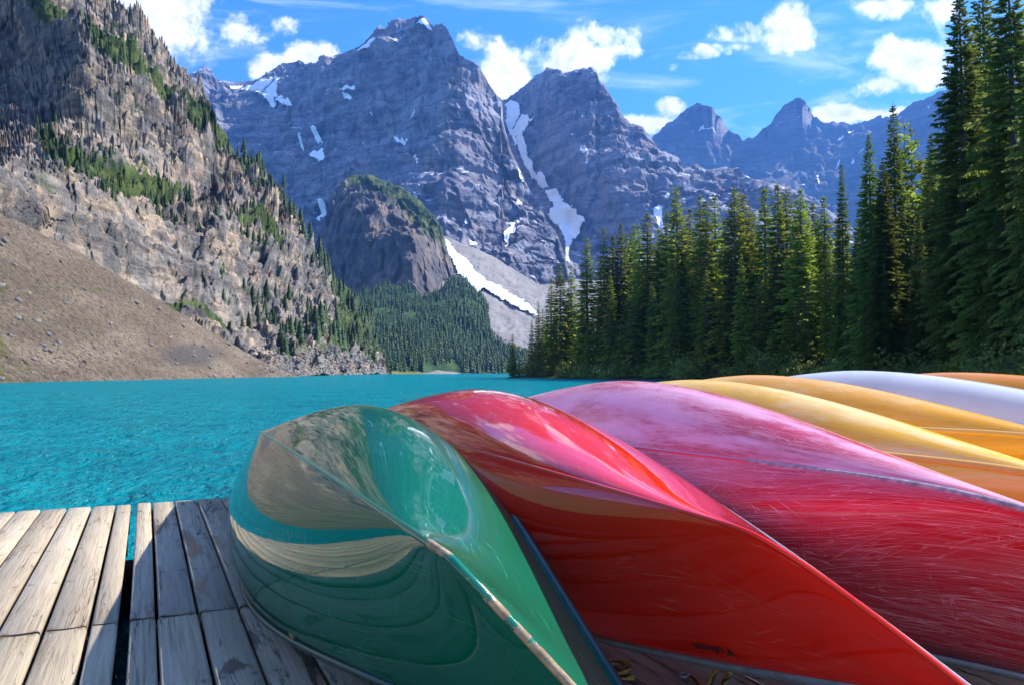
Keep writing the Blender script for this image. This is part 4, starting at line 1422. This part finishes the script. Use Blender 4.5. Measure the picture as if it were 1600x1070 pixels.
def simple(name, col, rough=.4, metal=0.0, var=.25, scale=30):
    m, nt, p = material(name)
    pos = nt.add('ShaderNodeTexCoord').outputs['Object']
    n = nt.noise(pos, scale, 5, .65)
    nt.put(p.inputs['Base Color'], nt.mix(nt.ramp(n, .35, .7), col, tuple(x * (1 - var) for x in col)))
    p.inputs['Roughness'].default_value = rough
    p.inputs['Metallic'].default_value = metal
    return m


def worn_strip(name, paint, worn):
    m, nt, p = material(name)
    uvn = nt.add('ShaderNodeTexCoord').outputs['Object']
    n = nt.noise(nt.mapping(uvn, (7, 11, 11)), 1.6, 8, .72)
    wv = nt.attr('wear').outputs['Fac']
    k = nt.ramp(nt.math('ADD', wv, nt.math('MULTIPLY', nt.math('SUBTRACT', n, .5), 1.5)), .50, .53)
    wc = nt.mix(nt.ramp(nt.noise(uvn, 40, 5, .7), .35, .65), worn, tuple(x * .45 for x in worn))
    nt.put(p.inputs['Base Color'], nt.mix(k, paint, wc))
    nt.put(p.inputs['Roughness'], nt.ramp(k, 0, 1, .12, .85))
    p.inputs['Coat Weight'].default_value = .3
    nt.put(p.inputs['Normal'], nt.bump(n, .15, .003))
    return m


def sweep(curve, normals, sides, profile):
    """Sweep a closed profile [(a along side, b along normal)] along a curve."""
    n = len(curve); k = len(profile)
    V = np.zeros((n, k, 3))
    for j, (a, b) in enumerate(profile):
        V[:, j] = curve + sides * a + normals * b
    F = []
    for i in range(n - 1):
        for j in range(k):
            F.append((i * k + j, i * k + (j + 1) % k, (i + 1) * k + (j + 1) % k, (i + 1) * k + j))
    F.append(tuple(range(k))[::-1]); F.append(tuple(range((n - 1) * k, n * k)))
    return V.reshape(-1, 3), F


def unit(v):
    return v / (np.linalg.norm(v, axis=-1, keepdims=True) + 1e-9)


def canoe(label, pose, sh, hull_mat, gun_mat, keel_mat, keel_w=.022, keel_h=.012, wear=None, deck_mat=None):
    x, y, z, yaw, roll, pit = pose
    root = bpy.data.objects.new('canoe', None); COL.objects.link(root)
    Mr = Matrix.Rotation(yaw, 4, 'Z') @ Matrix.Rotation(pit, 4, 'Y') @ Matrix.Rotation(math.pi + roll, 4, 'X')
    root.matrix_world = Matrix.Translation((x, y, z + DOCK_Z)) @ Mr
    tag(root, label, 'canoe', 'overturned canoes leaning in a row on the dock')
    P = hull_curves(sh)
    ns, nt_ = P.shape[:2]
    Q = P * np.array([1, -1, 1])
    full = np.concatenate([Q[:, :0:-1], P], 1)                 # starboard gunwale ... keel ... port gunwale
    nc = full.shape[1]
    me = new_mesh('hull', full.reshape(-1, 3), gridfaces(ns, nc), [hull_mat], True)
    g = np.concatenate([[0], np.cumsum(np.linalg.norm(np.diff(P[ns // 2], axis=0), axis=-1))])
    gg = np.concatenate([-g[:0:-1], g])
    U = np.stack([full[..., 0], np.repeat(gg[None], ns, 0)], -1).reshape(-1, 2)
    uvl = me.uv_layers.new(name='hull')
    idx = np.empty(len(me.loops), np.int32); me.loops.foreach_get('vertex_index', idx)
    uvl.data.foreach_set('uv', U[idx].astype(np.float32).ravel())
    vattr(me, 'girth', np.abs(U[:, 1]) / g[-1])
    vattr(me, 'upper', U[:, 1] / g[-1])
    h = link('hull', me, root)
    so = h.modifiers.new('thickness', 'SOLIDIFY'); so.thickness = .006; so.offset = -1 if True else 1
    # gunwales, one along each side
    for sgn in (1, -1):
        c = P[:, -1].copy(); c[:, 1] *= sgn
        tn = unit(np.gradient(c, axis=0))
        side = unit(np.cross(tn, np.array([0, 0, 1.0]))) * (-sgn)
        nrm = np.repeat(np.array([[0, 0, 1.0]]), ns, 0)
        V, F = sweep(c[2:-2], nrm[2:-2], side[2:-2], [(-.008, -.016), (.008, -.016), (.010, -.008), (.010, .003), (.006, .007), (-.008, .007)])
        link('gunwale', new_mesh('gunwale', V, F, [gun_mat], False), root)
    # keel and stem band
    c = P[:, 0].copy()
    tn = unit(np.gradient(c, axis=0))
    side = np.repeat(np.array([[0, 1.0, 0]]), ns, 0)
    nrm = unit(np.cross(tn, side)); nrm = nrm * np.where(nrm[:, 2:3] > 0, -1, 1)
    V, F = sweep(c, nrm, side, [(-keel_w, -.004), (-keel_w * .65, keel_h * .7), (0, keel_h), (keel_w * .65, keel_h * .7), (keel_w, -.004)])
    km = new_mesh('keel_strip', V, F, [keel_mat], True)
    if wear is not None:
        vattr(km, 'wear', np.repeat(np.interp(c[:, 0], wear[0], wear[1]), 5))
    link('keel_strip', km, root)
    # short decks that close the ends
    for e in (0, 1):
        i0, i1 = (2, 26) if e == 0 else (ns - 27, ns - 3)
        a = P[i0:i1, -1] + np.array([0, -.01, -.006]); b = a * np.array([1, -1, 1])
        V = np.concatenate([a, b]); n = len(a)
        F = [(i, i + 1, n + i + 1, n + i) for i in range(n - 1)]
        dk = link('deck', new_mesh('deck', V, F, [deck_mat or gun_mat]), root)
        dk.modifiers.new('thickness', 'SOLIDIFY').thickness = .008
    # two cross bars between the gunwales, hidden under the boat but really there
    for f in (.36, .64):
        i = int(ns * f)
        yv = P[i, -1, 1] - .004; xv = P[i, -1, 0]; zv = P[i, -1, 2]
        V, F = boxmb(xv - .025, xv + .025, -yv, yv, zv - .03, zv - .008)
        link('thwart', new_mesh('thwart', V, F, [M_WOOD_BAR]), root)
    return root, P


M_WOOD_BAR = simple('ash_bar', (.30, .19, .10), .5)
M_ALU = simple('grey_aluminium', (.36, .40, .42), .42, .6, .35)
M_GREEN_TRIM = simple('green_trim', (.008, .06, .05), .3, 0, .4)
M_YEL_TRIM = simple('yellow_trim', (.55, .36, .04), .4)
M_PALE_TRIM = simple('pale_trim', (.55, .55, .53), .4)
M_NAVY = simple('navy_deck', (.02, .025, .06), .3)

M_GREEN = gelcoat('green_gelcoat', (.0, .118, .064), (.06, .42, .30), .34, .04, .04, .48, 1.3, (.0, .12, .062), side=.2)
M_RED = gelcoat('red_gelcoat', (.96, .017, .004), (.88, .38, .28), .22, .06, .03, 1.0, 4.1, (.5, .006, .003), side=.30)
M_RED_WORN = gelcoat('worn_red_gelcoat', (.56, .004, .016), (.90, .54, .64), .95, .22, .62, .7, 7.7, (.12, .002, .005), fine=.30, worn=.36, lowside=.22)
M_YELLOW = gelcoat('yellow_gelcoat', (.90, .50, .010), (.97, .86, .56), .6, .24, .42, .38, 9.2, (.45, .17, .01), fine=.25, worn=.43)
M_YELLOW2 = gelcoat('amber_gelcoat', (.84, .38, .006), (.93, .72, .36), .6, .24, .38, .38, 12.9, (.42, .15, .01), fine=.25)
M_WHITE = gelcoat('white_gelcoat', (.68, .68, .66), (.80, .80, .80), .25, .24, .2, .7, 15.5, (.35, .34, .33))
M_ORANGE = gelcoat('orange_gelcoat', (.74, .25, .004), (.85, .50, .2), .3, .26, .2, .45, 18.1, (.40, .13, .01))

K_GREEN = worn_strip('green_keel', (.001, .17, .10), (.46, .32, .18))
K_RED = worn_strip('red_keel', (.62, .012, .008), (.75, .45, .42))
K_WORN = worn_strip('grey_worn_keel', (.62, .05, .09), (.46, .38, .41))
K_YEL = worn_strip('yellow_keel', (.76, .40, .03), (.80, .70, .52))
K_WHITE = worn_strip('white_keel', (.62, .63, .66), (.5, .5, .5))

SH_T = [5.1047, .9547, .4081, .7997, 1.7158, 1.2576, .5837, 3.6549, 3.9969, 4.4983, 1.4716, 4.2162, .0057, .0178]
SH_Y = list(SH_T); SH_Y[3] = .6
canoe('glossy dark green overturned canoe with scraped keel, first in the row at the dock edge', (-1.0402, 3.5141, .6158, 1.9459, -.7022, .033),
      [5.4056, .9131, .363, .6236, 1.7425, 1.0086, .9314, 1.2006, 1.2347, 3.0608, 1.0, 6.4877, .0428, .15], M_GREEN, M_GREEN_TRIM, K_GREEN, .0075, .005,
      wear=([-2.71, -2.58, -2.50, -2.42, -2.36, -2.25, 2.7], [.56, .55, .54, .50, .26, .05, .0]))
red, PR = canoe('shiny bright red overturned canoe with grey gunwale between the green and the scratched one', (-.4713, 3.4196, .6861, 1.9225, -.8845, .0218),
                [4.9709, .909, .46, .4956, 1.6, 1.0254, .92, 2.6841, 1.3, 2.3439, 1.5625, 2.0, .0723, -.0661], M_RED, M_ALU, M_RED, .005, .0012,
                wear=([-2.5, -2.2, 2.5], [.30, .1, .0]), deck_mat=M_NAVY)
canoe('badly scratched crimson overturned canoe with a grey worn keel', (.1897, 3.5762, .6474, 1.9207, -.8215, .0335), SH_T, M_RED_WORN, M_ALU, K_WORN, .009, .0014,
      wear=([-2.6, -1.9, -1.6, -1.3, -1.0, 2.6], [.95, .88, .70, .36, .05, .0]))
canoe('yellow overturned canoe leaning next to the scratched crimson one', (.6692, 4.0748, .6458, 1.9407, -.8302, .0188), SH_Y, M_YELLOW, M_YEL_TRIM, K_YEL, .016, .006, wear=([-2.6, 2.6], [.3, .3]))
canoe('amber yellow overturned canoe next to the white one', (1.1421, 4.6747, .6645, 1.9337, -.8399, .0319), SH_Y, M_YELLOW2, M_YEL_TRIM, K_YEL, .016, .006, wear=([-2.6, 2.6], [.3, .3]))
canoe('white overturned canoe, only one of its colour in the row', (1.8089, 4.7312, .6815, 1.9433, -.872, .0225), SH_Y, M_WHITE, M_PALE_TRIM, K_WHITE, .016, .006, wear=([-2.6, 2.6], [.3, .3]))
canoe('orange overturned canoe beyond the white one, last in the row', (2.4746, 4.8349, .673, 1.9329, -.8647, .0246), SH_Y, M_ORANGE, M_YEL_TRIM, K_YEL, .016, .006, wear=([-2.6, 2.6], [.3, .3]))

# lettering upside down near the gunwale of the red canoe
fc = bpy.data.curves.new('lettering', 'FONT')
fc.body = 'Yukon'
fc.size = 1.0
fc.shear = .25
fc.align_x = 'CENTER'
fc.extrude = 0
fc.offset = .02
fo = bpy.data.objects.new('lettering_source', fc)
COL.objects.link(fo)
dg = bpy.context.evaluated_depsgraph_get()
tm = bpy.data.meshes.new_from_object(fo.evaluated_get(dg))
bpy.data.objects.remove(fo)
tv = np.empty(len(tm.vertices) * 3, np.float32); tm.vertices.foreach_get('co', tv); tv = tv.reshape(-1, 3)
PB = PR * np.array([1, -1, 1])        # the side that faces the camera


def hull_point(xq, zq):
    """Point of the facing side of the red hull at length xq and depth zq below the gunwale."""
    i = np.interp(xq, PB[:, 0, 0], np.arange(len(PB)))
    i0 = int(min(max(math.floor(i), 0), len(PB) - 2)); f = i - i0
    sec = PB[i0] * (1 - f) + PB[i0 + 1] * f
    arc = np.concatenate([[0], np.cumsum(np.linalg.norm(np.diff(sec[::-1], axis=0), axis=-1))])
    return np.array([np.interp(zq, arc, sec[::-1][:, c]) for c in range(3)])


def px_of(P):
    q = red.matrix_world @ Vector(P)
    y, zz = q.y, q.z - CAM_H
    d = y * math.cos(PITCH) + zz * math.sin(PITCH); u_ = -y * math.sin(PITCH) + zz * math.cos(PITCH)
    return 800 + FPX * q.x / d, 535 - FPX * u_ / d


best = min(((px_of(hull_point(xq, zq)), xq, zq) for xq in np.linspace(-2.3, 1, 120) for zq in np.linspace(.02, .2, 30)), key=lambda t: (t[0][0] - 1118) ** 2 + (t[0][1] - 1014) ** 2)
xc, zc = best[1], best[2]
SZ = .040
q0 = hull_point(xc, zc)
LV = []
for v in tv:
    # read from above the boat: the text is upside down beside the gunwale
    pnt = hull_point(xc + v[0] * SZ * 1.15, zc + (.35 - v[1]) * SZ)
    a_ = hull_point(xc + v[0] * SZ * 1.15 + .01, zc); b_ = hull_point(xc + v[0] * SZ * 1.15, zc + .01); c_ = hull_point(xc + v[0] * SZ * 1.15, zc)
    nn = np.cross(a_ - c_, b_ - c_); nn /= np.linalg.norm(nn) + 1e-9
    if nn[1] > 0: nn = -nn
    LV.append(pnt + nn * .0025)
tm.vertices.foreach_set('co', np.array(LV, np.float32).ravel())
tm.materials.clear(); tm.materials.append(simple('black_lettering', (.02, .015, .015), .5))
tm.update()
lt = link('lettering', tm, red)

# ------------------------------------------------------------------ yellow mooring ropes under the red canoe
def rope_material():
    m, nt, p = material('yellow_black_rope')
    n = nt.attr('twist').outputs['Fac']
    nt.put(p.inputs['Base Color'], nt.mix(nt.ramp(n, .45, .55), (.50, .33, .05), (.06, .045, .02)))
    p.inputs['Roughness'].default_value = .8
    return m


M_ROPE = rope_material()


def rope(pts, rad, label, seed, hook=False):
    pts = np.array(pts, float)
    d = np.concatenate([[0], np.cumsum(np.linalg.norm(np.diff(pts, axis=0), axis=-1))])
    n = max(12, int(d[-1] / .006))
    t = np.linspace(0, d[-1], n)
    c = np.stack([np.interp(t, d, pts[:, k]) for k in range(3)], -1)
    for _ in range(6): c[1:-1] = (c[:-2] + c[1:-1] * 2 + c[2:]) / 4
    tn = unit(np.gradient(c, axis=0)); s1 = unit(np.cross(tn, [0.1, .2, 1.0])); s2 = np.cross(tn, s1)
    root = bpy.data.objects.new('rope', None); COL.objects.link(root)
    root.location = tuple(c[0])
    tag(root, label, 'rope')
    c = c - c[0]
    for k in range(3):                              # three laid strands
        ph = t / (rad * 7) * 2 * math.pi / 2 + k * 2.094
        cc = c + s1 * (np.cos(ph) * rad * .5)[:, None] + s2 * (np.sin(ph) * rad * .5)[:, None]
        V, F = sweep(cc, s1, s2, [(math.cos(a) * rad * .58, math.sin(a) * rad * .58) for a in np.linspace(0, 6.283, 6, endpoint=False)])
        me = new_mesh('strand', V, F, [M_ROPE], True)
        vattr(me, 'twist', np.repeat(np.full(n, 1.0 if k == 2 else 0.0), 6))
        link('strand', me, root)
    if hook:
        a = np.linspace(0, 5.2, 22); r_ = .016
        cc = np.stack([np.cos(a) * r_, np.sin(a) * r_, a * 0 + .006], -1) + np.array([-.018, .006, 0])
        tn = unit(np.gradient(cc, axis=0)); s1 = np.repeat([[0, 0, 1.0]], 22, 0); s2 = np.cross(tn, s1)
        V, F = sweep(cc, s1, s2, [(math.cos(q) * .005, math.sin(q) * .005) for q in np.linspace(0, 6.283, 6, endpoint=False)])
        link('metal_hook', new_mesh('metal_hook', V, F, [M_ALU], True), root)
    return root


def dk(px, py, h=.0):
    P = on_plane(px, py, DOCK_Z + h)
    return (P[0], P[1], DOCK_Z + h)


rope([dk(1122, 1038, .10), dk(1112, 1058, .05), dk(1102, 1085, .012), dk(1090, 1110, .012)], .0075, 'yellow and black rope hanging from the red canoe, nearer the green canoe', 1)
rope([dk(1142, 1048, .10), dk(1132, 1062, .05), dk(1122, 1085, .012), dk(1105, 1118, .012)], .0075, 'yellow and black rope hanging from the red canoe, beside the lettering end', 2)
rope([dk(1078, 1058, .012), dk(1090, 1064, .012), dk(1098, 1072, .012), dk(1108, 1088, .012)], .0075, 'short yellow rope end with a metal hook on the dark planks', 3, True)
rope([dk(955, 1036, .012), dk(972, 1032, .012), dk(985, 1040, .012), dk(978, 1050, .012), dk(962, 1054, .012), dk(968, 1064, .012), dk(990, 1058, .012)], .0075, 'loose coil of dull yellow rope in the shade between green and red canoe', 4)


# ------------------------------------------------------------------ a walker on the far bank path
def walker():
    px, Y = 903, 176.0
    x = float(ray(px, HORIZON)[0] * Y)
    z = float(ground_z(np.array([x]), np.array([Y]))[0])
    me = bpy.data.meshes.new('person')
    J = [(0, 0, .95), (0, 0, 1.22), (0, 0, 1.45), (0, 0, 1.52), (0, .01, 1.64), (0, .01, 1.72),
         (-.19, 0, 1.42), (-.25, .03, 1.14), (-.23, -.06, .9), (.19, 0, 1.42), (.25, .0, 1.14), (.24, -.05, .9),
         (-.10, 0, .9), (-.11, -.10, .5), (-.11, -.02, .07), (-.11, -.16, .03), (.10, 0, .9), (.11, .08, .5), (.11, .16, .07), (.11, .03, .03)]
    E_ = [(0, 1), (1, 2), (2, 3), (3, 4), (4, 5), (2, 6), (6, 7), (7, 8), (2, 9), (9, 10), (10, 11), (0, 12), (12, 13), (13, 14), (14, 15), (0, 16), (16, 17), (17, 18), (18, 19)]
    rad = [.15, .14, .13, .06, .10, .08, .07, .05, .04, .07, .05, .04, .10, .07, .05, .04, .10, .07, .05, .04]
    me.from_pydata(J, E_, [])
    o = link('person', me, None, (x, Y, z))
    o.modifiers.new('skin', 'SKIN'); o.modifiers.new('smooth', 'SUBSURF').levels = 1
    sv = me.skin_vertices[0]
    for i, r_ in enumerate(rad): sv.data[i].radius = (r_, r_ * .8)
    sv.data[0].use_root = True
    m, nt, p = material('walker_clothes')
    zz = nt.sep(nt.add('ShaderNodeTexCoord').outputs['Object'])[2]
    c = nt.mix(nt.ramp(zz, .90, .93), (.03, .035, .06), (.55, .57, .72))
    c = nt.mix(nt.ramp(zz, 1.50, 1.53), c, (.45, .28, .20))
    c = nt.mix(nt.ramp(zz, 1.68, 1.70), c, (.05, .03, .02))
    nt.put(p.inputs['Base Color'], c); p.inputs['Roughness'].default_value = .8
    o.data.materials.append(m)
    o.modifiers['smooth'].render_levels = 1
    tag(o, 'tiny person in a pale lilac top walking the far shore path among dark spruces', 'person')


walker()


# ------------------------------------------------------------------ the blue air between here and the mountains
bpy.context.view_layer.update()
lo = min(float(np.array([v.co.z for v in o.data.vertices]).min()) if len(o.data.vertices) < 20000 else float(np.min(np.frombuffer(np.array([c for v in o.data.vertices for c in (v.co.z,)], np.float32).tobytes(), np.float32))) for o in COL.objects if o.get('kind') == 'structure' and o.type == 'MESH' and o.parent is None)
V, F = boxmb(-9600, 9600, -3200, 12400, lo - 1.0, 2300)
hz_ob = link('haze', new_mesh('haze', V, F))
tag(hz_ob, kind='stuff')
hm = bpy.data.materials.new('blue_air'); hm.use_nodes = True
hm.node_tree.nodes.clear()
ho = hm.node_tree.nodes.new('ShaderNodeOutputMaterial'); hv = hm.node_tree.nodes.new('ShaderNodeVolumePrincipled')
hv.inputs['Color'].default_value = (.12, .36, 1.0, 1)
hv.inputs['Density'].default_value = HAZE_DENSITY
hv.inputs['Anisotropy'].default_value = .2
hm.node_tree.links.new(hv.outputs[0], ho.inputs['Volume'])
hz_ob.data.materials.append(hm)
